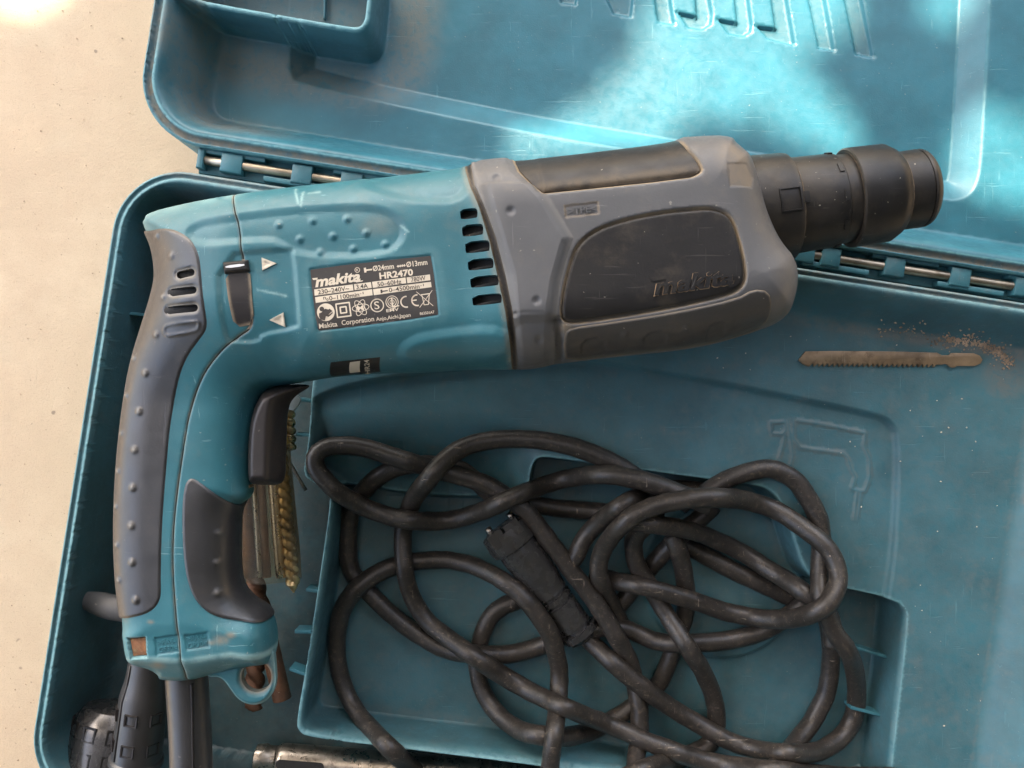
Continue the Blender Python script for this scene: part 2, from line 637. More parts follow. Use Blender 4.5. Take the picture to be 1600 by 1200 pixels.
ICON = [pts(l, 44) for l in (
    [(1247, 657), (1290, 664), (1354, 677), (1352, 698), (1360, 715), (1361, 745), (1353, 768), (1345, 768)],
    [(1241, 658), (1241, 685), (1252, 700), (1320, 709), (1326, 716), (1332, 735), (1338, 745), (1333, 765), (1345, 768)],
    [(1233, 660), (1238, 690), (1240, 712), (1237, 726)],
    [(1205, 660), (1228, 660), (1230, 672), (1224, 679), (1207, 678), (1205, 660)],
    [(1228, 680), (1225, 694), (1219, 715)],
    [(1341, 770), (1337, 808)], [(1346, 770), (1342, 808)])]
GHOST = [ccw(pts(l, 22)) for l in (
    [(548, 682), (572, 680), (574, 712), (552, 714)], [(612, 688), (636, 688), (640, 720), (618, 722)], [(672, 694), (716, 700), (716, 730), (676, 726)],
    [(626, 742), (648, 744), (650, 790), (632, 790)], [(700, 745), (724, 748), (722, 800), (700, 800)])]
def Zshell(P):
    a, b = toAB(P)
    d = sdf(P, SH_OUT)
    st = sdf(P, TRAY)
    floor = 5 + 41 * S(st, -.6, .9)
    sp = sdf(P, PANEL)
    floor = floor - 3.6 * S(sp, -.8, 2.4) * Lr(st, 1.9, 2.9)
    # slope down to the cord well on its left upper side
    px = P[:, 0] * FP / (HC - 46) + 800
    py = -P[:, 1] * FP / (HC - 46) + 600
    sl = S(py, 640, 790) * (1 - S(px, 790, 850)) * S(st, 2.5, 8)
    floor = floor - 17 * sl
    so = sdf(P, POOL)
    well = 14 + .0 * px
    rd = np.hypot(P[:, 0] - RING_C[0], P[:, 1] - RING_C[1])
    well = well + 5 * (1 - S(rd, 42, 45))
    fl = floor + (well - floor) * S(so, -.5, 2.2)
    for g in GHOST:
        fl = fl - .5 * S(sdf(P, g), -.5, .5)
    li = np.full(len(P), 1e9)
    for l in ICON:
        li = np.minimum(li, ldist(P, l))
    fl = fl + .55 * (1 - S(li, .4, 1.3))
    wtop = S(a - b, -8, 25)
    wr = S(b - (AW - a), -25, 25)
    w = 5 + 12 * wtop
    w = w * (1 - wr) + 26 * wr
    f = np.clip((d - 5.0) / w, 0, 1)
    f = f * (1 - wtop) + S(f, 0, 1) * wtop
    z = RIM + (fl - RIM) * f
    z = np.where(d < 5.2, RIM - 1.1 * (S(d, 1.5, 2.0) * (1 - S(d, 3.0, 3.6))) - 1.2 * (1 - S(d, 0, .9)) , z)
    return z
def shell_wear(P):
    d = sdf(P, SH_OUT)
    st = np.abs(sdf(P, TRAY)); so = np.abs(sdf(P, POOL) + .3)
    w = .75 * (1 - S(np.abs(d - 4.0), .3, 1.2)) + .55 * (1 - S(d, .3, 1.4))
    st2 = sdf(P, TRAY)
    w = np.maximum(w, .8 * (1 - S(np.abs(st2 - 1.4), .5, 1.3)))
    return np.maximum(w, .6 * (1 - S(np.abs(sdf(P, POOL) + .9), .2, .8)))
def shell_dust(P):
    a, b = toAB(P)
    d = sdf(P, SH_OUT)
    r = S(a, 300, 480)
    v = .75 * (1 - S(np.abs(d - 23), 1, 6)) * S(a, 230, 480) * (b < 100)
    c = AB(AW - 44, 36)
    v = np.maximum(v, .6 * (1 - S(np.hypot(P[:, 0] - c[0], P[:, 1] - c[1]), 2, 22)))
    v = np.maximum(v, .35 * (1 - S(np.abs(d - 31), 0, 1.6)) * (a > 400))
    li = np.full(len(P), 1e9)
    for l in ICON:
        li = np.minimum(li, ldist(P, l))
    v = np.maximum(v, .40 * (1 - S(np.abs(li - .9), .2, 1.0)))
    for g in GHOST:
        v = np.maximum(v, .25 * (1 - S(np.abs(sdf(P, g)), .3, .9)))
    hinge = (1 - S(b, 0, 8)) * .6
    v = np.maximum(v, .16)
    so = sdf(P, POOL)
    v = np.maximum(v, .30 * (1 - S(np.abs(so - 5), 0, 6)))
    return np.maximum(v, hinge)
def shell_grime_shade(P):  # darkens left compartment and cord well: dirt plus painted depth shade
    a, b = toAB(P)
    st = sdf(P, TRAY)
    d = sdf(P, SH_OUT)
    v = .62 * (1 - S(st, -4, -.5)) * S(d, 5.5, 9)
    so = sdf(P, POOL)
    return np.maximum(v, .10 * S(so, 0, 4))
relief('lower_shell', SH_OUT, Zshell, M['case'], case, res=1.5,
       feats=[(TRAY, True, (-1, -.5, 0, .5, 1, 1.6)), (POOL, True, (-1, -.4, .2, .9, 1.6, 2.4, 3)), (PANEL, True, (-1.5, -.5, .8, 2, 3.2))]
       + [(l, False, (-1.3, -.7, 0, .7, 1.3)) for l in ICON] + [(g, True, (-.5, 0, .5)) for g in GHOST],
       rows=(.4, .9, 1.5, 2, 3, 3.6, 4.4, 5, 5.4, 6.2, 7.4, 9, 10.5), zbot=0, attrs={'wear': shell_wear, 'dust': shell_dust, 'grime_shade': shell_grime_shade})

# ribs inside the lower shell
def rib(p, q, zt, z0, z1, w=1.4, mat='case'):
    return obox('rib', pt(*p, zt), pt(*q, zt), w, z0, z1, M[mat], case, .3)
rib((172, 487), (250, 494), 50, 4.6, 50, 1.6)
for p, q in (((462, 679), (483, 680)), ((466, 624), (486, 627)), ((478, 922), (500, 925)), ((460, 988), (486, 988)), ((452, 1046), (480, 1056))):
    rib(p, q, 45, 34, 44.5, 1.8)
for p, q in (((1336, 1012), (1396, 1030)), ((1330, 1106), (1384, 1120))):
    rib(p, q, 30, 20, 30, 1.6)

# ---- lid
LA0 = toAB(pt(216, 140, RIM)[None])[0][0] + 0.5
LB = -13.5
LID_OUT = ccw(rr(LA0, AW - 1, -310, LB, 34))
LPAN = ccw(chaikin(pts([(456, 70), (454, 118), (468, 136), (830, 212), (1000, 240), (1470, 316), (1504, 312), (1522, 290), (1528, 240), (1541, 0), (1545, -120), (470, -120)], 30), 2))
BOXO = ccw(chaikin(pts([(240, -120), (252, -20), (262, -2), (540, 47), (562, 48), (574, 38), (579, 18), (590, -120)], 66), 2))
_n = normals2(BOXO)
BOXI = BOXO + _n * 2.6
LET = [ccw(pts(l, 24)) for l in (
    [(936, -30), (992, -30), (986, 27), (958, 22)], [(872, -30), (905, -30), (900, 8), (876, 4)],
    [(1018, -30), (1043, -30), (1054, 39), (1028, 35)],
    [(1057, 18), (1088, 25), (1084, -30), (1104, -30), (1113, 22), (1111, 38), (1098, 47), (1075, 43)],
    [(1120, 29), (1151, 35), (1144, -30), (1166, -30), (1175, 38), (1173, 50), (1162, 57), (1138, 53)],
    [(1180, 40), (1211, 44), (1200, -30), (1225, -30), (1242, 71), (1200, 61)],
    [(1256, -30), (1284, -30), (1304, 80), (1279, 75)], [(1313, -30), (1341, -30), (1365, 90), (1337, 85)])]
def Zlid(P):
    d = sdf(P, LID_OUT)
    f = S(d, 6.5, 24)
    fl = 34.0 + np.zeros(len(P))
    fl = fl - 9.5 * Lr(sdf(P, LPAN), -.3, 12)
    for l in LET:
        fl = fl - 2.6 * S(sdf(P, l), -.6, 1.2)
    bo, bi = sdf(P, BOXO), sdf(P, BOXI)
    fl = fl + (64 - fl) * S(bo, -1.8, .3)
    fl = fl + (40 - fl) * S(bi, -.2, 2.0)
    z = RIM + (fl - RIM) * f
    z = np.where(d < 6.6, RIM - 2.2 * (S(d, 1.3, 1.9) * (1 - S(d, 4.3, 5.0))) - 1.0 * (1 - S(d, 0, .8)), z)
    return z
def lid_wear(P):
    d = sdf(P, LID_OUT)
    w = .6 * (1 - S(np.abs(d - 5.4), .3, 1.2)) + .5 * (1 - S(d, .3, 1.3))
    w = np.maximum(w, .8 * (1 - S(np.abs(sdf(P, BOXO) - 1.4), .6, 1.7)))
    w = np.maximum(w, .18 * (1 - S(np.abs(sdf(P, LPAN)), .2, 1.0)))
    w = np.maximum(w, .10 * (1 - S(np.abs(sdf(P, LPAN) - 12), .2, 1.0)))
    return w
def lid_dust(P):
    d = sdf(P, LID_OUT)
    a, b = toAB(P)
    v = .8 * S(d, 1.2, 2) * (1 - S(d, 4.4, 5.2)) * (.35 + .65 * (1 - S(np.abs(b - LB), 20, 60)))
    bo = sdf(P, BOXO)
    v = np.maximum(v, .5 * (1 - S(np.abs(bo + 16), 2, 22)) * (a < 190))
    v = np.maximum(v, .6 * (1 - S(np.abs(d - 17), 0, 12)) * (1 - S(a, 40, 90)))
    for l in LET:
        v = np.maximum(v, .12 * S(sdf(P, l), .6, 1.6))
    v = np.maximum(v, .35 * S(sdf(P, BOXI), 2, 4))
    c = pt(1010, 140, 26)
    v = np.maximum(v, .05 * (1 - S(np.hypot(P[:, 0] - c[0], P[:, 1] - c[1]), 5, 45)))
    return v
M['lid'] = worn('teal_lid_plastic', (.024, .138, .182), .36, .14, .28, (.12, .32, .36), (.20, .185, .15), .035, (.20, .46, .50), speck=.25, scale=1.6, grain=1500, bump=.35)
relief('lid', LID_OUT, Zlid, M['lid'], case, res=1.6,
       feats=[(LPAN, True, (-1, 0, 1, 3, 6, 9, 11, 12, 13)), (BOXO, True, (-2.2, -1.6, -.8, 0, .5, 1.6, 2.4, 3.2, 4.2, 5))]
       + [(l, True, (-.6, 0, .6, 1.2)) for l in LET],
       rows=(.4, .9, 1.3, 1.9, 3, 4.3, 5, 5.8, 6.6, 7.5, 10, 14, 19, 24), zbot=0, attrs={'wear': lid_wear, 'dust': lid_dust})
for px in (508,):
    rib((px, -20), (px - 1, 30), 42, 38, 43, 1.2)

# ---- hinge: pin and knuckles
HZ = 65.0
def hp(px):
    y = 249 + (px - 312) * 0.1562
    return pt(px, y, HZ)
pinline = [hp(318), hp(1800)]
tube('hinge_pin', np.column_stack([np.linspace(pinline[0], pinline[1], 40), np.full(40, HZ)]), 2.3, M['pin'], case, seg=16)
kn = [(310, 321), (347, 381), (457, 489)]
x = 533
while x < 1240:
    kn.append((x, x + 34)); x += 88
kn += [(1281, 1311), (1379, 1411), (1481, 1513), (1581, 1613), (1680, 1712)]
for i, (x0, x1) in enumerate(kn):
    obox('hinge_knuckle', hp(x0), hp(x1), 9.5, 58, HZ + 3.0, M['case'], case, 1.2)
# leaves that carry the knuckles, one along each shell
def along(off, x0, x1, w, z0, z1, name):
    n = np.array([-E2[0], -E2[1]])
    return obox(name, hp(x0) + n * off, hp(x1) + n * off, w, z0, z1, M['case'], case, .6)
along(0, 309, 1790, 12.6, 20, 61.3, 'hinge_leaf')
for i in range(14):
    x0 = 310 + i * 105
    along(4.6 if i % 2 == 0 else -4.6, x0, x0 + 103, 2.6, 60, 66.5, 'hinge_flange')

# ------------------------------------------------------------------ rotary hammer
MID = 115.0
def base_T(px, py):
    lower = S(py, 470, 640)                    # body -> handle
    rear = S(px, 215, 400)
    body = 25 + 11 * rear
    Th = body + (19 - body) * lower
    w = S(px, 450, 540)
    T = Th * (1 - w) + 36 * w
    g = S(px, 725, 800)
    T = T + 3.5 * g
    R = 20 + 8 * np.maximum(w, 1 - lower)
    return T, R
SILPX = ccw(chaikin(np.array([
    (224, 346), (233, 332), (300, 316), (368, 304), (450, 293), (560, 281), (640, 271), (727, 261), (735, 254), (792, 247), (803, 252), (1040, 224),
    (1062, 216), (1136, 211), (1158, 228), (1174, 243), (1188, 290), (1200, 335), (1218, 375), (1242, 402), (1247, 432), (1240, 470), (1220, 503),
    (1170, 522), (1090, 545), (960, 558), (876, 568), (862, 570), (835, 577), (802, 578), (740, 577), (660, 583), (600, 583), (520, 589), (470, 598), (420, 606),
    (398, 640), (392, 700), (392, 750), (394, 776), (372, 790), (370, 840), (370, 905), (386, 934), (421, 954), (428, 985), (430, 1020), (425, 1038),
    (380, 1045), (340, 1053), (296, 1066), (248, 1066), (240, 1054), (206, 1040), (199, 1020), (194, 985), (189, 962), (182, 900), (180, 830), (183, 740),
    (192, 650), (205, 570), (224, 510), (240, 460), (246, 430), (241, 390), (228, 360)], float), 2))

def tighten(Q):
    """the widest section of a rounded flank seen from a point above lies outside the mid plane: pull the traced outline in by that much"""
    N_ = normals2(Q)
    T_, R_ = base_T(Q[:, 0], Q[:, 1])
    D = -((Q - np.array([800.0, 600.0])) * N_).sum(1)
    k_ = np.maximum(D, 0) / (HC - MID) * T_
    rp = R_ * FP / (HC - MID)
    return Q + N_ * ((np.sqrt(rp ** 2 + k_ ** 2) - rp) * 1.45)[:, None]
SIL = tighten(SILPX)
SIL = ccw(pt(SIL[:, 0], SIL[:, 1], MID))
_glo, _ghi, _gs = SIL.min(0) - 12, SIL.max(0) + 12, .6
_gx = np.arange(_glo[0], _ghi[0] + _gs, _gs)
_gy = np.arange(_glo[1], _ghi[1] + _gs, _gs)
_gg = np.stack(np.meshgrid(_gx, _gy), -1).reshape(-1, 2)
SILG = sdf(_gg, SIL).reshape(len(_gy), len(_gx))
def sil_d(P):
    u = np.clip((P[:, 0] - _glo[0]) / _gs, 0, len(_gx) - 1.001)
    v = np.clip((P[:, 1] - _glo[1]) / _gs, 0, len(_gy) - 1.001)
    i, j = u.astype(int), v.astype(int)
    fu, fv = u - i, v - j
    return (SILG[j, i] * (1 - fu) * (1 - fv) + SILG[j, i + 1] * fu * (1 - fv) + SILG[j + 1, i] * (1 - fu) * fv + SILG[j + 1, i + 1] * fu * fv)

def mid_px(P):
    return P[:, 0] * FP / (HC - MID) + 800, -P[:, 1] * FP / (HC - MID) + 600
def Zbase(P, grow=0.0):
    P = np.atleast_2d(P)
    d = np.maximum(sil_d(P) + grow, 0)
    px, py = mid_px(P)
    T, R = base_T(px, py)
    # flatter foot of the handle with a steeper edge
    R = R + (9 - R) * S(py, 955, 985)
    T = T + (18 - T) * S(py, 955, 985)
    u = np.clip(d / R, 0, 1)
    p = 2.35
    return MID + T * (1 - (1 - u) ** p) ** (1 / p)
def hug(V, m=-.9):
    V = np.array(V, float)
    for _ in range(6):
        d = sil_d(V)
        e = .4
        g = np.stack([sil_d(V + np.array([e, 0])) - sil_d(V - np.array([e, 0])), sil_d(V + np.array([0, e])) - sil_d(V - np.array([0, e]))], 1) / (2 * e)
        V = V + g * np.where(d < m, m - d, 0)[:, None]
    return V
def surf(L):
    A = np.array(L, float)
    z = np.full(len(A), MID + 15.0)
    for _ in range(22):
        XY = pt(A[:, 0], A[:, 1], z)
        z = z * .5 + Zbase(XY) * .5
    return pt(A[:, 0], A[:, 1], z)
def bump_at(P, L, r, h):
    z = np.zeros(len(P))
    for c in surf(L):
        q = np.hypot(P[:, 0] - c[0], P[:, 1] - c[1]) / r
        z += h * (1 - S(q, .25, 1.0))
    return z
def ring_at(P, L, r, w):
    z = np.zeros(len(P))
    for c in surf(L):
        q = np.hypot(P[:, 0] - c[0], P[:, 1] - c[1])
        z = np.maximum(z, 1 - S(np.abs(q - r), .2, w))
    return z

ham = thing('rotary_hammer', 'teal and grey rotary hammer drill lying across the open case', 'rotary hammer', (*pt(700, 450, MID), MID - 40))

# seam between the rear cover and the motor housing
SEAM = surf([(366, 290), (368, 304), (370, 340), (376, 385), (381, 425), (392, 480), (392, 512), (372, 524), (340, 552), (313, 590), (296, 640), (286, 700), (276, 770),
             (270, 830), (269, 890), (274, 960), (281, 1020), (287, 1066), (289, 1085)])
SEAM = chaikin(SEAM, 2, False)
FAR = pts([(100, 1200), (100, 200), (366, 270)], MID)
REARHALF = ccw(np.vstack([SEAM, pts([(289, 1150), (60, 1150), (60, 200), (366, 200)], MID)]))
BAND_L = surf([(727, 250), (727, 266), (734, 290), (748, 322), (765, 378), (779, 438), (790, 490), (797, 540), (800, 576), (801, 590)])
BAND_R = surf([(737, 245), (737, 264), (742, 290), (757, 322), (775, 370), (790, 430), (802, 490), (806, 540), (808, 572), (809, 590)])
FRONTCUT = ccw(np.vstack([BAND_L, pts([(801, 700), (2000, 700), (2000, 100), (727, 100)], MID)]))   # everything ahead of the teal
GREYCUT = ccw(np.vstack([BAND_R, pts([(809, 700), (2000, 700), (2000, 100), (737, 100)], MID)]))

def clip_poly(inside_fn, poly, step=.8):
    """crude boolean: keep silhouette points that satisfy inside_fn (returns ordered run)"""
    R = resample(poly, step)
    k = inside_fn(R)
    # rotate so that the kept run is contiguous
    i0 = next(i for i in range(len(R)) if k[i] and not k[i - 1])
    R = np.roll(R, -i0, 0); k = np.roll(k, -i0)
    n = int(np.argmin(k)) if not k.all() else len(R)
    return R[:n]
def run_inside(line, poly, step=.8):
    R = resample(line, step, False)
    return R[sdf(R, poly) > .3]

# --- outlines of the three shells
rear_run = clip_poly(lambda R: sdf(R, REARHALF) > .25, SIL)
seam_in = run_inside(SEAM, SIL)
def join(run, cut):
    # append the cut line in the order that closes the run
    if np.linalg.norm(run[-1] - cut[0]) > np.linalg.norm(run[-1] - cut[-1]):
        cut = cut[::-1]
    return ccw(np.vstack([run, cut]))
GAP = .22
sN = normals2(seam_in, False)
if sdf((seam_in[len(seam_in) // 2] + sN[len(seam_in) // 2])[None], REARHALF)[0] < 0:
    sN = -sN
REAR = join(rear_run, seam_in + sN * GAP)
front_run = clip_poly(lambda R: (sdf(R, REARHALF) < -.25) & (sdf(R, FRONTCUT) < -.25), SIL)
# the silhouette outside rear & front zones comes in two runs: top and bottom
def runs(mask_fn, poly, step=.8):
    R = resample(poly, step)
    k = mask_fn(R)
    i0 = next(i for i in range(len(R)) if not k[i])
    R = np.roll(R, -i0, 0); k = np.roll(k, -i0)
    out, cur = [], []
    for p, f in zip(R, k):
        if f:
            cur.append(p)
        elif cur:
            out.append(np.array(cur)); cur = []
    if cur:
        out.append(np.array(cur))
    return [r for r in out if len(r) > 3]
mr = runs(lambda R: (sdf(R, REARHALF) < -.25) & (sdf(R, FRONTCUT) < -.25), SIL)
mr.sort(key=len, reverse=True)
bottom_run, top_run = mr[0], mr[1]
band_in = run_inside(BAND_L, SIL)
def chain(parts):
    out = [parts[0]]
    rest = list(parts[1:])
    while rest:
        e = out[-1][-1]
        best = min(((np.linalg.norm(e - (r[0] if not f else r[-1])), i, f) for i, r in enumerate(rest) for f in (0, 1)))
        r = rest.pop(best[1])
        out.append(r[::-1] if best[2] else r)
    return ccw(np.vstack(out))
MOTOR = chain([bottom_run, band_in, top_run, seam_in - sN * GAP])
grey_run = clip_poly(lambda R: sdf(R, GREYCUT) > .25, SIL)
bandr_in = run_inside(BAND_R, SIL)
GREYO = join(grey_run, bandr_in)
BAND = chain([band_in] + runs(lambda R: (sdf(R, FRONTCUT) > .1) & (sdf(R, GREYCUT) < -.1), SIL, .3)[:2] + [bandr_in])

# --- relief of the teal shells
PAD = ccw(chaikin(surf([(290, 352), (372, 338), (450, 328), (560, 322), (606, 328), (630, 350), (630, 372), (612, 392), (560, 400), (470, 398), (440, 380), (420, 372), (300, 385)]), 2))
PADB = [(434, 350), (487, 344), (541, 341), (467, 373), (519, 368), (571, 363), (499, 393), (551, 388), (601, 381)]
SWREC = ccw(chaikin(surf([(338, 398), (452, 388), (458, 392), (468, 505), (462, 512), (408, 522), (404, 534), (358, 534), (352, 528)]), 1))
SWSLOT = ccw(surf([(346, 406), (396, 402), (406, 512), (362, 518)]))
SCOOP = ccw(chaikin(surf([(548, 282), (590, 304), (650, 318), (738, 316), (738, 250), (640, 255)]), 2))
LENS = ccw(chaikin(surf([(618, 556), (630, 532), (668, 517), (800, 503), (806, 570), (700, 580), (640, 578)]), 2))
PLATE = ccw(chaikin(surf([(483, 424), (486, 419), (670, 398), (675, 401), (686, 488), (683, 494), (500, 518), (495, 515)]), 1))
STICK = ccw(surf([(517, 566), (594, 558), (595, 581), (518, 588)]))
FOOT = surf([(190, 1026), (210, 1030), (290, 1034), (360, 1024), (432, 1012)])
MARKS = [ccw(surf([(241, 997), (277, 992), (279, 1020), (244, 1024)])), ccw(surf([(288, 993), (324, 988), (327, 1012), (291, 1016)]))]
BOLT = ccw(surf([(199, 998), (226, 996), (228, 1028), (204, 1029)]))
TRIGCUT = ccw(chaikin(surf([(404, 598), (384, 622), (373, 660), (371, 760), (392, 764), (440, 764), (446, 630), (490, 600), (470, 596)]), 1))
# --- rubber grips
GRIP = ccw(chaikin(np.vstack([surf([(236, 362), (252, 357), (275, 359), (296, 372), (308, 390), (313, 410), (316, 450), (322, 490), (324, 514), (312, 530), (290, 560), (276, 600), (266, 660),
                                      (259, 740), (253, 820), (251, 900), (252, 930), (246, 946), (232, 958), (208, 964), (192, 965)]),
                              pts([(186, 960), (180, 900), (178, 830), (181, 740), (190, 650), (203, 570), (222, 508), (238, 459), (244, 430), (239, 390), (230, 366)], MID)]), 2))
GRIP = hug(GRIP)
FGRIP = ccw(chaikin(np.vstack([surf([(372, 968), (344, 965), (318, 953), (298, 926), (287, 880), (284, 800), (288, 758), (297, 746), (310, 751), (344, 776), (366, 787)]),
                               pts([(381, 787), (376.5, 840), (376, 903), (391, 930), (428, 951), (429, 966)], MID)]), 2))
FGRIP = hug(FGRIP)
def Zteal(P):
    z = Zbase(P) - 1.3 * S(sdf(P, GRIP), .9, 1.8) - 1.3 * S(sdf(P, FGRIP), .9, 1.8)
    z = z - 1.7 * Lr(sdf(P, PAD), -1.5, 1.8)
    z = z + bump_at(P, PADB, 1.9, 1.1)
    z = z - 1.3 * Lr(sdf(P, SWREC), -.8, .8)
    z = z - 1.6 * Lr(sdf(P, SCOOP), -.5, 3.0)
    z = z + 2.0 * Lr(sdf(P, LENS), -.5, 3.5)
    z = z - .5 * S(sdf(P, PLATE), -.6, .3)
    for m in MARKS:
        z = z - .55 * S(sdf(P, m), -.3, .3)
    z = z - 3.0 * S(sdf(P, BOLT), -.3, .5)
    # the foot of the handle breaks downwards
    f = -sdf(P, ccw(np.vstack([FOOT, pts([(432, 700), (150, 700)], MID)])))
    z = z - 5.0 * S(f, -1.0, 8.0) * S(mid_px(P)[1], 990, 1010)
    z = z - 1.2 * S(sdf(P, TRIGCUT), -1.5, .5)
    # rounded lip along the seam
    z = z - .6 * (1 - S(ldist(P, SEAM), .1, 1.0))
    return np.maximum(z, MID)
SCRAT = [surf(l) for l in ([(462, 296), (466, 318)], [(474, 300), (470, 322)], [(482, 302), (500, 300)], [(401, 452), (446, 462)], [(626, 352), (638, 362)])]
STAIN = [((345, 1000), 9), ((360, 993), 6), ((330, 1004), 5), ((243, 1042), 9), ((235, 972), 4)]
def teal_wear(P):
    px, py = mid_px(P)
    d = sdf(P, SIL)
    v = .45 * (1 - S(d, 2, 10)) * (1 - S(px, 380, 420)) * (py < 400)
    v = np.maximum(v, .16 * (1 - S(np.abs(sdf(P, SWREC)), .3, 1.4)))
    for s in SCRAT:
        v = np.maximum(v, .6 * (1 - S(ldist(P, s), .15, .8)))
    v = np.maximum(v, .6 * (1 - S(ldist(P, FOOT), .5, 2.2)))
    v = np.maximum(v, .08 * (1 - S(np.abs(sdf(P, PLATE) + 2), .5, 3)))
    v = np.maximum(v, .5 * (1 - S(np.abs(sdf(P, BOLT)), .3, 1.0)))
    return v
def teal_dust(P):
    v = np.zeros(len(P))
    for (c, r) in STAIN:
        q = surf([c])[0]
        v = np.maximum(v, .6 * (1 - S(np.hypot(P[:, 0] - q[0], (P[:, 1] - q[1]) * 1.7), 0, r * .6)))
    q = surf([(592, 350)])[0]
    v = np.maximum(v, .22 * (1 - S(np.hypot(P[:, 0] - q[0], (P[:, 1] - q[1]) * 1.6), 2, 12)))
    v = np.maximum(v, .5 * (1 - S(ldist(P, SEAM), .2, .9)))
    v = np.maximum(v, .35 * (1 - S(ldist(P, BAND_L), .5, 3)))
    return v
VENTS = []
for (x0, x1, yt, yb) in ((719, 744, 327, 343), (722, 753, 352, 370), (727, 763, 378, 396), (731, 769, 406, 423), (735, 777, 433, 450), (738, 782, 462, 478)):
    s = -.10 * (x1 - x0)
    VENTS.append(ccw(chaikin(surf([(x0, yt), (x1 - 3, yt + s), (x1 + 2, yt + s + 3), (x1 + 2, yb + s - 2), (x1 - 1, yb + s), (x0 + 3, yb), (x0, yb - 3)]), 1)))
relief('motor_housing', MOTOR, Zteal, M['tool'], ham, res=.95, holes=VENTS, rows=(.15, .45, 1.0, 1.8),
       feats=[(SWREC, True, (-1.2, -.4, .4, 1.2)), (PLATE, True, (-.5, 0, .5)), (MARKS[1], True, (-.3, 0, .3)), (PAD, True, (-2, 0, 2)), (FOOT, False, (-1, 0, 1))]
       + [(s, False, (-.6, 0, .6)) for s in SCRAT],
       mirror=MID, attrs={'wear': teal_wear, 'dust': teal_dust}, hole_depth=5)
GSLOT = []
for (x0, x1, y0, y1) in ((276, 304, 420, 435), (265, 307, 446, 464), (260, 309, 474, 492)):
    yc0, yc1, r = (y0 + y1) / 2 + 2, (y0 + y1) / 2 - 2, 6.0
    cap = [(x0 + r + r * math.cos(t), yc0 + r * math.sin(t)) for t in np.linspace(math.pi / 2, 1.5 * math.pi, 8)]
    cap += [(x1 - r + r * math.cos(t), yc1 + r * math.sin(t)) for t in np.linspace(-math.pi / 2, math.pi / 2, 8)]
    GSLOT.append(ccw(surf(cap)))
relief('rear_cover', REAR, Zteal, M['tool'], ham, res=.95, rows=(.15, .45, 1.0, 1.8), mirror=MID, holes=[q - normals2(q) * .35 for q in GSLOT], hole_depth=5,
       feats=[(MARKS[0], True, (-.3, 0, .3)), (BOLT, True, (-.4, 0, .5)), (SWREC, True, (-1.2, -.4, .4, 1.2))], attrs={'wear': teal_wear, 'dust': teal_dust})
# dark core with louvres behind the vents
vq = ccw(surf([(710, 318), (752, 318), (790, 490), (730, 490)]))
relief('vent_core', vq, lambda P: Zbase(P) - 6.0, M['dark'], ham, res=3.0, zbot=MID)
for i, v in enumerate(VENTS):
    c = v.mean(0)
    ax = (v[:, 0].max() - v[:, 0].min()) * .42
    zc = float(Zbase(c[None])[0])
    dv = np.array([math.cos(.13), math.sin(.13)])
    nn = np.array([-dv[1], dv[0]])
    obox('louvre', c - dv * ax - nn * 1.5, c + dv * ax - nn * .6, 1.2, zc - 7, zc - 2.6, M['dark'], ham, .2)

GB = [(246, 371), (269, 400), (256, 464), (245, 523), (228, 583), (218, 643), (211, 703), (208, 762), (206, 821), (207, 878), (213, 937),
      (211, 560), (199, 618), (191, 676), (186, 735), (183, 790), (184, 850), (187, 905)]
BLANK = ccw(chaikin(surf([(257, 514), (262, 508), (306, 502), (312, 505), (311, 513), (305, 518), (265, 525), (258, 523)]), 1))
def Zgrip(P):
    d = sdf(P, GRIP)
    dl = np.maximum(sdf(P, GRIPIN), 0)
    z = Zbase(P, .9) + .6 * S(d, 0, .9)
    z = z + bump_at(P, GB, 2.1, .8)
    z = z + .4 * (1 - S(np.abs(sdf(P, BLANK)), .2, .9))
    for s in GSLOT:
        z = z - .7 * (1 - S(-sdf(P, s), 0, 1.4))
    return np.maximum(z, MID)
GRIPIN = GRIP
def grip_wear(P):
    return np.maximum(.4 * (bump_at(P, GB, 1.3, 1.0)).clip(0, 1), .35 * sum((1 - S(np.abs(sdf(P, s)), .2, .9)) for s in GSLOT))
relief('rear_grip', GRIP, Zgrip, M['grip'], ham, res=.9, holes=GSLOT, rows=(.15, .45, .9, 1.5), mirror=MID, attrs={'wear': grip_wear}, hole_depth=4,
       feats=[(BLANK, True, (-.6, 0, .6))] + [(s, True, (-1.5, -.8)) for s in GSLOT])
for s in GSLOT:                                # dark blocks under the slots, coloured like the shade inside them
    c = s.mean(0); zc = float(Zbase(c[None])[0])
    prism('slot_shade', c + (s - c) * 1.12, zc - 7, zc - 3.4, M['dark'], ham, .2)
FB = [(345, 831), (342, 877), (342, 924)]
relief('front_grip', FGRIP, lambda P: np.maximum(Zbase(P, .9) + .6 * S(sdf(P, FGRIP), 0, .9) + bump_at(P, FB, 2.0, .8), MID), M['grip'], ham, res=1.0,
       rows=(.15, .45, .9, 1.5), mirror=MID, attrs={'wear': lambda P: .25 * bump_at(P, FB, 1.3, 1.0).clip(0, 1)})

# --- trigger
TRIG = ccw(chaikin(pts([(410, 602), (394, 624), (383, 656), (379, 700), (379, 750), (385, 760), (396, 762), (428, 762), (436, 752), (437, 704), (439, 642), (450, 620), (478, 604), (470, 600)], MID + 10), 2))
def Ztrig(P):
    d = sdf(P, TRIG)
    px, py = mid_px(P)
    return MID + 15.0 * (1 - (1 - np.clip(d / 5.5, 0, 1)) ** 1.6) ** .8
relief('trigger', TRIG, Ztrig, M['trigger'], ham, res=.9, rows=(.2, .6, 1.2), mirror=MID)
obox('trigger_catch', pt(381, 754, 118), pt(388, 764, 118), 2.6, 112, 118, M['blade'], ham, .5)

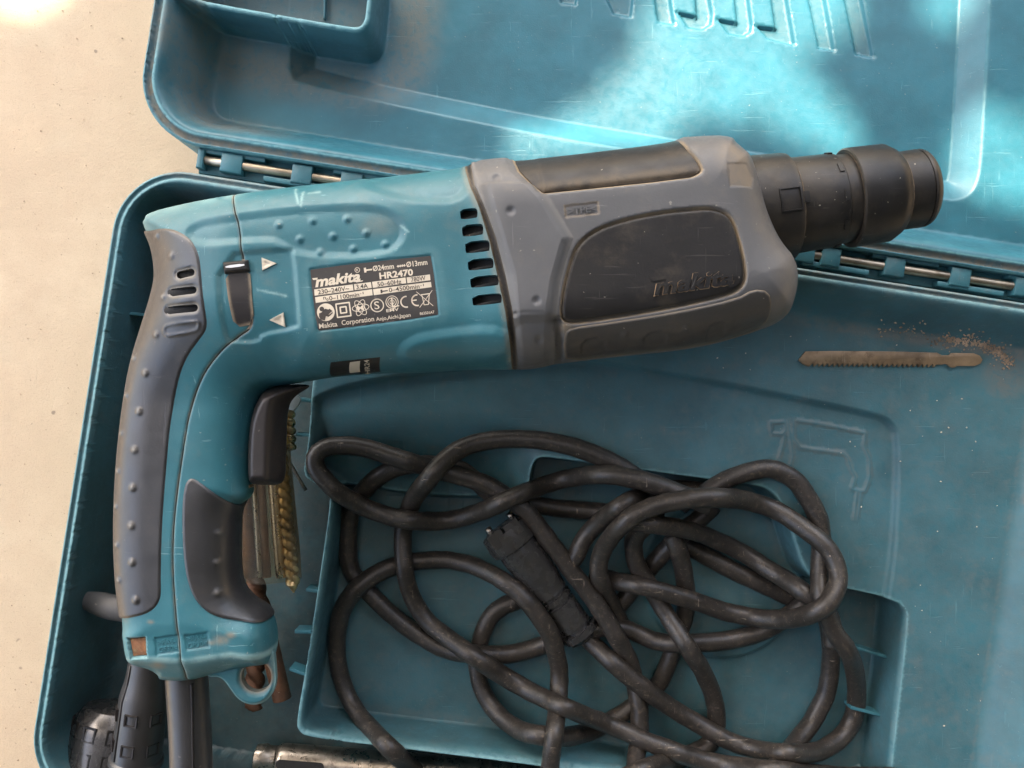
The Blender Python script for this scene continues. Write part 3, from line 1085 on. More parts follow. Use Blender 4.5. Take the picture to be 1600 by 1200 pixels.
# --- direction selector
SWBED = surf([(347, 407), (396, 403), (405, 511), (363, 517)])
relief('selector_bed', ccw(SWBED), lambda P: Zbase(P) - 1.6, worn('selector_bed_dusty', (.30, .24, .18), .6, .3, .3, dust=.5), ham, res=1.0, zbot=MID)
relief('selector_slide', ccw(chaikin(surf([(350, 424), (389, 420), (392, 450), (397, 506), (366, 512), (356, 470)]), 1)),
       lambda P: Zbase(P) - .9, M['trigger'], ham, res=1.0, zbot=MID,
       attrs={'dust': lambda P: .7 * (1 - S(sdf(P, ccw(surf([(350, 424), (389, 420), (392, 450), (397, 506), (366, 512), (356, 470)]))), .2, 1.6))})
KN = ccw(surf([(348, 410), (387, 406), (390, 424), (351, 428)]))
relief('selector_knob', KN, lambda P: Zbase(P) + 1.4 * S(sdf(P, KN), 0, .8), M['black'], ham, res=.7, zbot=MID)
WL = ccw(chaikin(surf([(354, 416), (383, 412.5), (384, 416.5), (355, 420)]), 1))
relief('selector_mark', WL, lambda P: Zbase(P) + 1.6, M['white'], ham, res=.8, zbot=MID + 30)
for tri in ([(408, 402), (409, 422), (431, 411)], [(442, 488), (420, 500), (445, 511)]):
    T3 = ccw(surf(tri))
    relief('arrow_mark', T3, lambda P: Zbase(P) - 1.3 + .7 - .4 * S(sdf(P, T3), .7, 1.1), M['cream'], ham, res=.7, zbot=MID + 20)

# --- seal band, gear cover and its panels
relief('seal_band', BAND, lambda P: np.maximum(Zbase(P) - 1.6, MID), M['black'], ham, res=.9, rows=(.2, .6), mirror=MID,
       attrs={'dust': lambda P: .55 * (1 - S(ldist(P, BAND_L), .2, 1.0)), 'wear': lambda P: .4 * (1 - S(ldist(P, BAND_R), .2, .8))})
TOPWIN = ccw(chaikin(surf([(800, 240), (804, 262), (826, 284), (844, 302), (856, 302), (1076, 279), (1094, 272), (1099, 262), (1070, 228), (1045, 215), (900, 230)]), 1))
SIDE = ccw(chaikin(surf([(890, 408), (899, 385), (918, 366), (950, 349), (1020, 332), (1100, 323), (1128, 327), (1146, 342), (1158, 380), (1167, 425), (1163, 447), (1146, 461),
                         (1060, 481), (960, 498), (905, 506), (884, 505), (874, 494), (878, 455)]), 2))
COLL = ccw(surf([(733, 240), (798, 240), (812, 264), (852, 302), (894, 372), (886, 400), (875, 440), (869, 480), (866, 520), (863, 580), (805, 590), (790, 430), (757, 322)]))
GROOVE = surf([(871, 502), (873, 530), (872, 575)])
FLANK = [ccw(chaikin(surf(l), 1)) for l in ([(908, 531), (943, 527), (948, 556), (906, 562)], [(1005, 522), (1040, 516), (1036, 548), (1000, 552)],
                                          [(1106, 508), (1132, 502), (1128, 530), (1098, 536)])]
TPE = ccw(surf([(882, 322), (934, 316), (936, 334), (884, 340)]))
SCUFF = ccw(surf([(1136, 256), (1166, 256), (1176, 278), (1174, 294), (1140, 292)]))
GBUMP = [(776, 279), (798, 332), (838, 471), (842, 531), (976, 524), (1072, 513)]
def Zgrey(P):
    z = Zbase(P) + 1.2
    px, py = mid_px(P)
    z = z + 3.2 * Lr(sdf(P, COLL), -.2, 4.0) - .5
    d1 = sdf(P, TOPWIN); d2 = sdf(P, SIDE)
    z = z - 3.4 * S(d1, -.5, .7) - 2.6 * S(d2, -.5, .6)
    z = z - 3.6 * (1 - S(ldist(P, GROOVE), 1.2, 2.0))
    z = z + bump_at(P, GBUMP, 2.2, -.9)
    for f in FLANK:
        z = z - .45 * S(sdf(P, f), -.4, .4)
    z = z - .4 * S(sdf(P, TPE), -.2, .2) + .0
    z = z - .35 * S(sdf(P, SCUFF), -.3, .3)
    # ridge lines on the collar
    l1 = surf([(735, 314), (756, 316), (842, 302)])
    z = z - 2.2 * Lr(ldist(P, l1), 0, 4) * (py < 316) * S(sdf(P, COLL), 0, 2)
    l2 = surf([(800, 500), (815, 492), (866, 490)])
    z = z - 2.2 * Lr(ldist(P, l2), 0, 3.5) * (py > 500) * S(sdf(P, COLL), 0, 2)
    return np.maximum(z, MID)
def grey_dust(P):
    v = 1.0 * (1 - S(np.abs(sdf(P, TOPWIN) - .3), .3, .8)) * S(mid_px(P)[1], 235, 255)
    v = np.maximum(v, .9 * (1 - S(np.abs(sdf(P, SIDE) - .3), .3, .8)))
    q = surf([(884, 510)])[0]
    v = np.maximum(v, .8 * (1 - S(np.hypot(P[:, 0] - q[0], P[:, 1] - q[1]), 0, 4)))
    v = np.maximum(v, .5 * (1 - S(np.abs(sdf(P, TPE)), .1, .6)))
    v = np.maximum(v, .4 * S(sdf(P, SCUFF), -.2, .6))
    v = np.maximum(v, .8 * (1 - S(np.abs(sil_d(P) - .6), .2, 1.0)) * S(mid_px(P)[0], 1150, 1175) * (1 - S(mid_px(P)[1], 400, 412)))
    q = surf([(1150, 250)])[0]
    v = np.maximum(v, .35 * (1 - S(np.hypot(P[:, 0] - q[0], P[:, 1] - q[1]), 2, 12)))
    return v
relief('gear_cover', GREYO, Zgrey, M['grey'], ham, res=.8, rows=(.15, .45, 1.0, 1.8), mirror=MID,
       feats=[(TOPWIN, True, (-.6, 0, .5, 1.0)), (SIDE, True, (-.6, -.1, .4, .9)), (COLL, True, (-.3, 0, 2, 4.2, 4.6)), (TPE, True, (-.2, .2)), (SCUFF, True, (-.3, .3))]
       + [(f, True, (-.4, 0, .4)) for f in FLANK],
       attrs={'dust': grey_dust, 'wear': lambda P: .25 * (1 - S(np.abs(sdf(P, COLL)), .2, 1.0))})
M['charcoal'] = worn('charcoal_rubber', (.050, .047, .044), .5, .12, .3, (.15, .14, .12), dust=.16, wear_col=(.2, .18, .15), speck=.4)
LOWF = ccw(chaikin(np.vstack([surf([(882, 520), (892, 512), (960, 503), (1060, 487), (1150, 467), (1176, 452), (1200, 455), (1205, 480)]), surf([(1190, 512), (1150, 528), (1090, 544), (960, 557), (884, 566), (880, 545)])]), 1))
LOWF = hug(LOWF, .4)
def Zlow(P):
    z = Zbase(P) + 1.2 - .5 + .9 * Lr(sdf(P, LOWF), 0, .9)
    for f in FLANK:
        z = z - .8 * Lr(sdf(P, f), -.3, .3)
    return np.maximum(z + bump_at(P, GBUMP[4:], 2.0, .7), MID)
relief('lower_flank', LOWF, Zlow, M['charcoal'], ham, res=.9, rows=(.2, .6, 1.0), zbot=MID, feats=[(f, True, (-.4, 0, .4)) for f in FLANK],
       attrs={'dust': lambda P: .5 * (1 - S(sdf(P, LOWF), .1, .8))})
def inset(V, d):
    return V + normals2(V) * d
SIDEP = inset(SIDE, .9)
relief('side_panel', SIDEP, lambda P: Zbase(P) + .9 * S(sdf(P, SIDEP), 0, .8) - .3, M['black'], ham, res=1.1, rows=(.2, .6, 1.0), zbot=MID + 8,
       attrs={'wear': lambda P: .3 * (1 - S(sdf(P, SIDEP), .05, .45))})
WINP = resample(inset(TOPWIN, .8), .6)
WINP = WINP[sdf(WINP, SIL) > .05]
step = ccw(surf([(842, 266), (850, 296), (846, 312), (760, 300), (780, 220), (838, 225)]))
relief('top_panel', WINP, lambda P: np.maximum(Zbase(P) - 1.0 - .8 * S(sdf(P, step), -.6, .6) - .9 * S(ldist(P, surf([(846, 293), (1092, 264)])), .5, 2.5) * (sdf(P, ccw(surf([(840, 294), (1094, 264), (1110, 300), (840, 330)]))) > 0), MID),
       M['black'], ham, res=1.0, rows=(.2, .6), zbot=MID, attrs={'dust': lambda P: .25 * (1 - S(ldist(P, surf([(846, 293), (1092, 264)])), .5, 4))})

# --- nose and chuck (turned parts)
AXC = np.array([*pt(1245, 321, MID), MID])
AXA = math.radians(7.9)
AXD = np.array([math.cos(AXA), math.sin(AXA), 0])
sx = lambda px: (px - 1245) / math.cos(AXA) / (FP / (HC - MID))
def turned(name, prof, mat, dust):
    lathe(name, [(sx(a), r) for a, r in prof], AXC, AXD, M[mat], ham, seg=128, attrs={'dust': [v * .16 for v in dust]}, sharp=30)
turned('nose_ring', [(1120, 22), (1125, 24.2), (1180, 24.4), (1222, 23.8), (1229, 23.4), (1231, 22.6), (1231, 15)], 'chuck', [0, .2, .25, .1, .6, .5, .3])
turned('chuck_sleeve', [(1228, 15), (1232, 20.8), (1236, 21.2), (1296, 20.6), (1302, 20.4), (1304, 19.7), (1332, 19.3), (1332, 12)], 'chuck', [.5, .9, .35, 0, .1, .3, .1, 0])
turned('locking_cover', [(1322, 12), (1322, 21.3), (1323.5, 21.9), (1330, 22.0), (1380, 21.6), (1394, 19.2), (1399, 17.8), (1400, 10)], 'chuck', [.2, .5, .3, 0, 0, .1, .35, .2])
turned('chuck_neck', [(1392, 10), (1396, 17.0), (1404, 17.2), (1431, 17.3), (1432, 16.7), (1434, 16.7), (1434, 8)], 'chuck', [.3, .5, .1, 0, .2, .1, 0])
turned('dust_cap', [(1434.5, 8), (1434.5, 17.0), (1438, 17.2), (1443, 16.6), (1448, 15.0), (1451, 12.0), (1451, 5), (1440, 4.5)], 'chuck', [0, .1, .2, .75, .5, .2, 0, 0])
def dust_seam(px, r):
    n_ = 90
    V, F = [], []
    w = np.cross(AXD, (0, 0, 1.0))
    for k in range(n_):
        t = 2 * math.pi * k / n_
        for (ds, dr) in ((-.25, 0), (.25, .05), (.55, -.4)):
            V.append(AXC + AXD * (sx(px) + ds) + (np.array((0, 0, 1.0)) * math.cos(t) + w * math.sin(t)) * (r + dr + .12 * math.sin(k * 1.7)))
    for k in range(n_):
        k2 = (k + 1) % n_
        for j in (0, 1):
            F.append((k * 3 + j, k2 * 3 + j, k2 * 3 + j + 1, k * 3 + j + 1))
    mesh_obj('dust_seam', V, F, M['caked'], ham)
M['caked'] = worn('caked_dust', (.17, .125, .08), .8, .5, .2, dust_col=(.03, .025, .02), dust=1.0, scale=3)
dust_seam(1231.6, 21.6)
dust_seam(1322.5, 20.4)
dust_seam(1399.5, 17.3)
# raised lugs on the sleeve
def on_cyl(px, ang, r):
    """point of the turned body at axial pixel px and angle ang from the top"""
    w = np.cross(AXD, (0, 0, 1.0))
    return AXC + AXD * sx(px) + (np.array((0, 0, 1.0)) * math.cos(ang) - w * math.sin(ang)) * r
def lug(name, pxa, pxb, a0, a1, r0, r1, mat='chuck'):
    V, F = [], []
    n = 6
    for pxx in (pxa, pxb):
        for r in (r0, r1):
            for k in range(n):
                V.append(on_cyl(pxx, a0 + (a1 - a0) * k / (n - 1), r))
    g = lambda i, j, k: (i * 2 + j) * n + k
    for k in range(n - 1):
        F += [(g(0, 1, k), g(0, 1, k + 1), g(1, 1, k + 1), g(1, 1, k)), (g(0, 0, k), g(0, 0, k + 1), g(0, 1, k + 1), g(0, 1, k)),
              (g(1, 0, k), g(1, 1, k), g(1, 1, k + 1), g(1, 0, k + 1))]
    F += [(g(0, 0, 0), g(0, 1, 0), g(1, 1, 0), g(1, 0, 0)), (g(0, 0, n - 1), g(1, 0, n - 1), g(1, 1, n - 1), g(0, 1, n - 1))]
    return mesh_obj(name, V, F, M[mat], ham, smooth=False)
for a in (-.55, .08, .72, 1.5, -1.3):
    lug('sleeve_lug', 1293, 1300, -a - .11, -a + .11, 18, 21.1)
lug('index_lug', 1228, 1240, -.12, .10, 18, 21.9)
# moulded frame on the nose ring
for (p0, p1, a0, a1) in ((1194, 1196, -.22, .16), (1224, 1226, -.22, .16), (1194, 1226, -.235, -.215), (1194, 1226, .155, .175)):
    lug('moulded_frame', p0, p1, a0, a1, 23, 24.7, 'chuck')

# --- hanging loop, cord guard, bolt
LC = pt(400, 1058, MID)
kk = FP / (HC - MID)
th = np.linspace(0, 2 * math.pi, 40, endpoint=False)
outer = [pt(400 + 36 * math.cos(t), 1058 + 39 * math.sin(t), MID) for t in th if not (math.pi * 1.02 < t < math.pi * 1.99)]
LOOP = ccw(np.vstack([pts([(436, 1040), (431, 1000), (380, 1020), (318, 1040), (325, 1056), (342, 1053), (354, 1059), (364, 1072)], MID), np.array(outer)[::-1]]))
from_c = LOOP.mean(0)
ang = np.arctan2(LOOP[:, 1] - from_c[1], LOOP[:, 0] - from_c[0])
LOOP = ccw(chaikin(pts([(318, 1042), (330, 1054), (344, 1053), (354, 1058), (364, 1072), (374, 1086), (388, 1095), (402, 1097), (417, 1093), (428, 1082), (434, 1066), (434, 1046), (430, 1000), (380, 1010)], MID), 2))
HOLE = np.array([pt(401 + 23.5 * math.cos(t), 1057 + 24 * math.sin(t), MID + 4) for t in th])
HOLE = ccw(HOLE)
relief('hanging_loop', LOOP, lambda P: MID + 5.5 - 1.8 * (1 - S(sdf(P, LOOP), 0, 1.6)) - 1.2 * (1 - S(-sdf(P, HOLE), 0, 2.2)), M['tool'], ham, res=.9, holes=[HOLE], zbot=MID + .5,
       hole_depth=4, rows=(.3, .8, 1.5, 2.2), attrs={'dust': lambda P: .6 * (1 - S(-sdf(P, HOLE), 0, 1.6)) + .5 * (1 - S(np.hypot(*(P - pt(412, 1032, MID + 4)).T), 0, 7)),
                                                    'wear': lambda P: .4 * (1 - S(sdf(P, LOOP), .2, 1.2))})
tube('cord_guard', np.column_stack([catmull(pts([(291, 1040), (293, 1080), (297, 1140), (299, 1200), (300, 1280), (306, 1360)], 108), 3), np.full(1, 108).repeat(len(catmull(pts([(291, 1040), (293, 1080), (297, 1140), (299, 1200), (300, 1280), (306, 1360)], 108), 3)))]),
     9.3, M['grip'], ham, seg=32)
obox('guard_seam', pt(299, 1070, 117.5), pt(303, 1290, 117.5), .7, 112, 117.8, M['trigger'], ham, .2)
prism('bolt', BOLT * 1.0 + (BOLT.mean(0) - BOLT) * .12, MID, float(Zbase(BOLT.mean(0)[None])[0]) - 2.0, M['boltrust'], ham, .6)

# ------------------------------------------------------------------ lettering on the tool
def text2d(s, bold=0.0, shear=0.0, ext=0.0, res=3):
    cu = bpy.data.curves.new('t', 'FONT')
    cu.body = s
    cu.size = 1.0
    cu.offset = bold
    cu.shear = shear
    cu.extrude = ext
    cu.resolution_u = res
    ob = bpy.data.objects.new('t', cu)
    C.objects.link(ob)
    dg = bpy.context.evaluated_depsgraph_get()
    me = bpy.data.meshes.new_from_object(ob.evaluated_get(dg))
    V = np.array([v.co[:] for v in me.vertices])
    F = [tuple(p.vertices) for p in me.polygons]
    bpy.data.objects.remove(ob)
    bpy.data.curves.remove(cu)
    bpy.data.meshes.remove(me)
    return V, F

def decal(name, s, L, R, cap, mat, parent, off=.12, bold=0.0, shear=0.0, ext=0.0, zf=None, surff=None):
    V, F = text2d(s, bold, shear, ext and 1.0)
    L, R = np.array(L, float), np.array(R, float)
    x0, x1 = V[:, 0].min(), V[:, 0].max()
    h = 0.70
    u = (R - L)
    v = np.array([u[1], -u[0]]) / np.linalg.norm(u) * cap       # up in the picture
    q = L + np.multiply.outer((V[:, 0] - x0) / (x1 - x0), u) + np.multiply.outer(V[:, 1] / h, v)
    XY = (surff or surf)(q)
    Z = (zf or Zbase)(XY) + off + (np.sign(V[:, 2]) * ext if ext else 0)
    return mesh_obj(name, np.column_stack([XY, Z]), F, M[mat], parent, smooth=False)

def shape(name, polys, mat, parent, off=.12, zf=None):
    """flat printed polygons given as (pixel outlines)"""
    V, F = [], []
    for p in polys:
        n = len(V)
        V += list(p)
        F.append(tuple(range(n, n + len(p))))
    V = np.array(V, float)
    XY = surf(V)
    Z = (zf or Zbase)(XY) + off
    F2 = []
    for f in F:
        P = XY[list(f)]
        ar = np.sum(P[:, 0] * np.roll(P[:, 1], -1) - P[:, 1] * np.roll(P[:, 0], -1))
        F2.append(f if ar > 0 else f[::-1])
    return mesh_obj(name, np.column_stack([XY, Z]), F2, M[mat], parent, smooth=False)

Zpl = lambda P: Zbase(P) - .25
plate = relief('nameplate', inset(PLATE, .25), Zpl, M['plate'], ham, res=1.2, rows=(.3,), zbot=MID + 30)
c2 = lambda x, y: (x / 6.667 + 470, y / 6.667 + 390)
def stroke(path, w, closed=False):
    P = np.array(path, float)
    n = len(P)
    out = []
    for i in range(n if closed else n - 1):
        a, b = P[i], P[(i + 1) % n]
        t = (b - a) / max(np.linalg.norm(b - a), 1e-9)
        m = np.array([-t[1], t[0]]) * w / 2
        out.append([a - m - t * w * .2, b - m + t * w * .2, b + m + t * w * .2, a + m - t * w * .2])
    return out
def circ(cx, cy, r, n=24, a0=0, a1=360, sq=1.0, rot=0.0):
    o = []
    for t in np.radians(np.linspace(a0, a1, n, endpoint=(a1 - a0 < 360))):
        x, y = r * math.cos(t), r * sq * math.sin(t)
        o.append((cx + x * math.cos(rot) - y * math.sin(rot), cy + x * math.sin(rot) + y * math.cos(rot)))
    return o
def c2l(L):
    return [c2(*p) for p in L]
PZ = dict(zf=Zpl)
decal('lettering', 'makita', c2(150, 388), c2(625, 322), 15.5, 'cream', plate, .10, .035, .25, **PZ)
for q in ([(118, 298), (175, 292), (170, 312), (128, 316)], [(570, 330), (650, 318), (640, 332), (575, 342)]):
    shape('lettering_bar', [c2l(q)], 'cream', plate, .11, Zpl)
shape('symbol', [c2l(q) for q in stroke(circ(588, 212, 25, 18), 7, True)], 'cream', plate, .10, Zpl)
decal('lettering', 'R', c2(578, 224), c2(600, 221), 3.2, 'cream', plate, .10, .02, **PZ)
shape('symbol', [c2l([(655, 190), (678, 187), (684, 236), (662, 240)]), c2l([(680, 206), (740, 198), (742, 214), (682, 222)])], 'cream', plate, .10, Zpl)
decal('lettering', '\u00d824mm', c2(752, 224), c2(972, 196), 8.0, 'cream', plate, .10, .02, **PZ)
shape('symbol', [c2l([(998 + i * 22, 178 - i * 3), (1012 + i * 22, 158 - i * 3), (1026 + i * 22, 172 - i * 3), (1016 + i * 22, 186 - i * 3)]) for i in range(4)], 'cream', plate, .10, Zpl)
decal('lettering', '\u00d813mm', c2(1102, 182), c2(1320, 154), 8.0, 'cream', plate, .10, .02, **PZ)
decal('lettering', 'HR2470', c2(822, 306), c2(1172, 264), 9.6, 'cream', plate, .10, .035, **PZ)
for q in ([(138, 415), (540, 362), (548, 425), (143, 480)], [(552, 360), (730, 338), (737, 398), (560, 422)],
          [(742, 335), (1090, 290), (1097, 350), (750, 398)], [(1102, 290), (1345, 258), (1350, 318), (1110, 350)],
          [(148, 495), (742, 412), (748, 475), (155, 555)], [(752, 412), (1355, 335), (1362, 390), (760, 475)]):
    shape('print_cell', [c2l(q)], 'cream', plate, .08, Zpl)
for s, l, r, cp in (('230\u2013240V~', (180, 466), (505, 424), 7.0), ('3.4A', (580, 412), (700, 397), 7.0), ('50\u201360Hz', (800, 385), (1050, 353), 7.0),
                    ('780W', (1150, 337), (1302, 316), 7.0), ('n', (235, 520), (262, 517), 6.0), ('0', (268, 534), (290, 531), 4.0), ('0\u20131100min', (298, 530), (610, 488), 6.8),
                    ('-1', (614, 468), (654, 462), 3.6), ('0\u20134500min', (920, 444), (1238, 402), 6.8), ('-1', (1243, 385), (1283, 379), 3.6)):
    decal('lettering', s, c2(*l), c2(*r), cp, 'ink', plate, .16, .012, **PZ)
shape('symbol', [c2l([(828, 418), (848, 415), (852, 452), (832, 455)]), c2l([(850, 428), (905, 420), (906, 432), (851, 440)])], 'ink', plate, .16, Zpl)
shape('symbol', [c2l(circ(260, 652, 92, 36))], 'cream', plate, .10, Zpl)
shape('symbol', [c2l(circ(218, 618, 25, 16)), c2l([(188, 665), (232, 648), (262, 690), (250, 738), (205, 728), (190, 700)]),
                 c2l([(262, 640), (300, 615), (330, 640), (290, 668)]), c2l([(255, 668), (290, 680), (335, 648), (330, 665), (288, 700), (258, 690)])], 'ink', plate, .16, Zpl)
def tilt(cx, cy, L, a=-.13):
    return [(cx + x * math.cos(a) - y * math.sin(a), cy + x * math.sin(a) + y * math.cos(a)) for x, y in L]
sq = lambda h: [(-h, -h), (h, -h), (h, h), (-h, h)]
shape('symbol', [c2l(q) for q in stroke(tilt(443, 628, sq(70)), 14, True)], 'cream', plate, .10, Zpl)
shape('symbol', [c2l(q) for q in stroke(tilt(443, 628, sq(31)), 14, True)], 'cream', plate, .12, Zpl)
for r_ in (-.15, .9, 1.9):
    shape('symbol', [c2l(q) for q in stroke(circ(622, 605, 88, 22, sq=.42, rot=r_), 7, True)], 'cream', plate, .10 + .01 * abs(r_), Zpl)
decal('lettering', 'M', c2(590, 636), c2(655, 627), 7, 'cream', plate, .13, .03, **PZ)
shape('symbol', [c2l(q) for q in stroke(circ(795, 581, 66, 28), 11, True)], 'cream', plate, .10, Zpl)
decal('lettering', 'S', c2(770, 622), c2(822, 615), 12, 'cream', plate, .12, .0, **PZ)
for r_ in (64, 44, 22):
    shape('symbol', [c2l(q) for q in stroke(circ(950, 546, r_, 24), 8, True)], 'cream', plate, .10, Zpl)
shape('symbol', [c2l([(938, 500), (952, 498), (962, 592), (948, 594)]), c2l([(950, 592), (1024, 578), (1025, 590), (952, 602)])], 'cream', plate, .13, Zpl)
decal('lettering', 'EMV', c2(892, 652), c2(1022, 634), 4.6, 'cream', plate, .10, .02, **PZ)
shape('symbol', [c2l(q) for q in stroke(circ(1098, 543, 56, 14, 75, 270), 14)], 'cream', plate, .10, Zpl)
shape('symbol', [c2l(q) for q in stroke(circ(1212, 527, 56, 14, 75, 270), 14)] + [c2l([(1160, 524), (1205, 518), (1207, 530), (1160, 537)])], 'cream', plate, .10, Zpl)
shape('symbol', [c2l(q) for q in stroke([(1252, 470), (1345, 458)], 10) + stroke([(1262, 478), (1285, 575), (1330, 570), (1338, 465)], 8) + stroke([(1205, 440), (1378, 585)], 6) + stroke([(1238, 602), (1368, 425)], 6)], 'cream', plate, .10, Zpl)
decal('lettering', 'Makita', c2(192, 822), c2(382, 797), 7.6, 'cream', plate, .10, .015, **PZ)
decal('lettering', 'Corporation', c2(427, 787), c2(765, 744), 7.6, 'cream', plate, .10, .015, **PZ)
decal('lettering', 'Anjo,Aichi,Japan', c2(785, 744), c2(1145, 697), 5.8, 'cream', plate, .10, .015, **PZ)
decal('lettering', '863501A7', c2(1241, 682), c2(1393, 662), 4.2, 'cream', plate, .10, .02, **PZ)
# small sticker below the plate
stk = relief('sticker', STICK, lambda P: Zbase(P) + .1, M['black'], ham, res=.8, zbot=MID + 5)
relief('sticker_bar', ccw(surf([(547, 566), (563, 564), (563, 581), (547, 583)])), lambda P: Zbase(P) + .3, M['cream'], stk, res=.8, zbot=MID + 5)
decal('lettering', 'HR24', (579, 584), (577, 562), 8, 'cream', stk, .9, .01)
# moulded words
decal('lettering_dirt', 'makita', (1020.5, 462), (1147.5, 444), 25, 'dirt', ham, .66, .045, .25, .06)
decal('moulded_lettering', 'makita', (1022, 461), (1146, 443), 24, 'black', ham, 1.0, .03, .25, .5)
for q in ([(1014, 434), (1040, 431), (1041, 436), (1020, 440)], [(1136, 446), (1150, 443), (1149, 447), (1138, 450)]):
    shape('moulded_bar', [q], 'black', ham, 1.5)
decal('moulded_lettering', '>TPE<', (888, 336), (931, 331), 10, 'grey', ham, 1.0, .01, 0, .2)
for s, l, r in (('>PA6-', (246, 1009), (275, 1005)), ('GF30<', (248, 1020), (277, 1016)), ('>PA6-', (291, 1003), (321, 999)), ('GF30<', (293, 1014), (324, 1009))):
    decal('moulded_lettering', s, l, r, 8.0, 'tool', ham, -.38, .012, 0, .22)

# ------------------------------------------------------------------ power cord heaped in the well
cord = thing('power_cord', 'black rubber power cord heaped in loops in the lower tray, with plug', 'power cord', (*pt(900, 950, 14), 14))
CR = 4.95
DIVE = {}
STR = [   # bottom to top
    [(1060, 842), (1080, 856), (1140, 888), (1200, 916), (1240, 936), (1290, 962)],
    [(1112, 792), (1104, 800), (1052, 848), (1012, 892), (980, 932), (955, 960), (925, 985), (890, 1000)],
    [(835, 925), (812, 936), (772, 960), (752, 1000), (746, 1040), (760, 1092), (796, 1132), (840, 1150), (900, 1150), (960, 1122), (1005, 1090), (1030, 1064), (1052, 1010), (1068, 962), (1071, 920), (1062, 868), (1050, 835)],
    [(770, 775), (720, 735), (680, 728), (640, 728), (600, 740), (568, 768), (546, 812), (546, 880), (568, 916), (612, 960), (660, 996), (704, 1016), (784, 1020), (840, 1008), (900, 985), (968, 978), (1028, 1000), (1100, 1002), (1180, 988), (1240, 956), (1270, 930)],
    [(1262, 922), (1288, 958), (1297, 992), (1298, 1040), (1290, 1088), (1268, 1130), (1238, 1170), (1200, 1215)],
    [(808, 778), (838, 788), (880, 795), (940, 800), (990, 808), (1030, 800)],
    [(672, 731), (700, 738), (760, 756), (800, 778), (826, 800), (880, 872), (924, 930), (964, 992), (990, 1050), (1000, 1120), (992, 1200), (985, 1260)],
    [(700, 1255), (640, 1196), (592, 1150), (552, 1104), (527, 1040), (528, 968), (560, 915), (620, 882), (680, 874), (728, 880), (784, 906), (828, 946), (858, 992), (873, 1040), (872, 1092), (866, 1140), (858, 1200), (850, 1260)],
    [(1010, 818), (992, 842), (996, 880), (1020, 920), (1048, 968), (1080, 1016), (1108, 1064), (1120, 1108), (1117, 1150), (1098, 1172), (1050, 1188), (980, 1215), (900, 1260)],
    [(985, 812), (1012, 818), (1080, 828), (1140, 852), (1200, 888), (1240, 914), (1275, 940), (1296, 966), (1302, 1010)],
    [(886, 890), (902, 864), (920, 832), (960, 796), (1012, 770), (1070, 765), (1130, 775)],
    [(1100, 772), (1132, 752), (1168, 738), (1200, 733), (1232, 744), (1256, 768), (1276, 802), (1284, 840), (1282, 890), (1282, 925), (1292, 960), (1304, 990), (1326, 1024), (1338, 1072), (1333, 1120), (1312, 1154), (1272, 1176), (1220, 1176), (1160, 1164), (1120, 1146), (1060, 1110), (1000, 1068), (960, 1038), (925, 1005), (905, 985)],
    [(1080, 790), (1000, 752), (960, 728), (900, 703), (830, 690), (760, 692), (708, 712), (662, 762), (640, 800), (630, 850), (642, 925), (674, 978), (736, 1024), (796, 1064), (862, 1098), (960, 1136), (1030, 1164), (1120, 1190), (1250, 1205), (1400, 1215)],
    [(705, 740), (640, 722), (570, 702), (530, 699), (506, 704), (493, 718), (500, 742), (540, 780), (612, 811), (690, 817), (750, 803), (820, 772), (880, 750), (940, 743), (1000, 751), (1060, 770), (1110, 790)],
    [(975, 985), (950, 935), (934, 896), (942, 858), (968, 824), (1012, 796), (1080, 780), (1140, 780), (1200, 793), (1248, 820), (1292, 858), (1309, 892), (1308, 922), (1288, 952), (1248, 968), (1200, 970), (1140, 960), (1092, 944), (1030, 925), (960, 908), (920, 900)],
]
pz = 33.0
pa, pb = np.array([*pt(792, 832, pz + 4), pz + 4]), np.array([*pt(905, 985, pz - 2), pz - 2])
DIVE = {13: (9, 0), 14: (12, 7), 11: (0, 7), 10: (5, 0)}       # strand: samples at start / end that pass under the others
placed = np.zeros((0, 3))
CHAINS = []
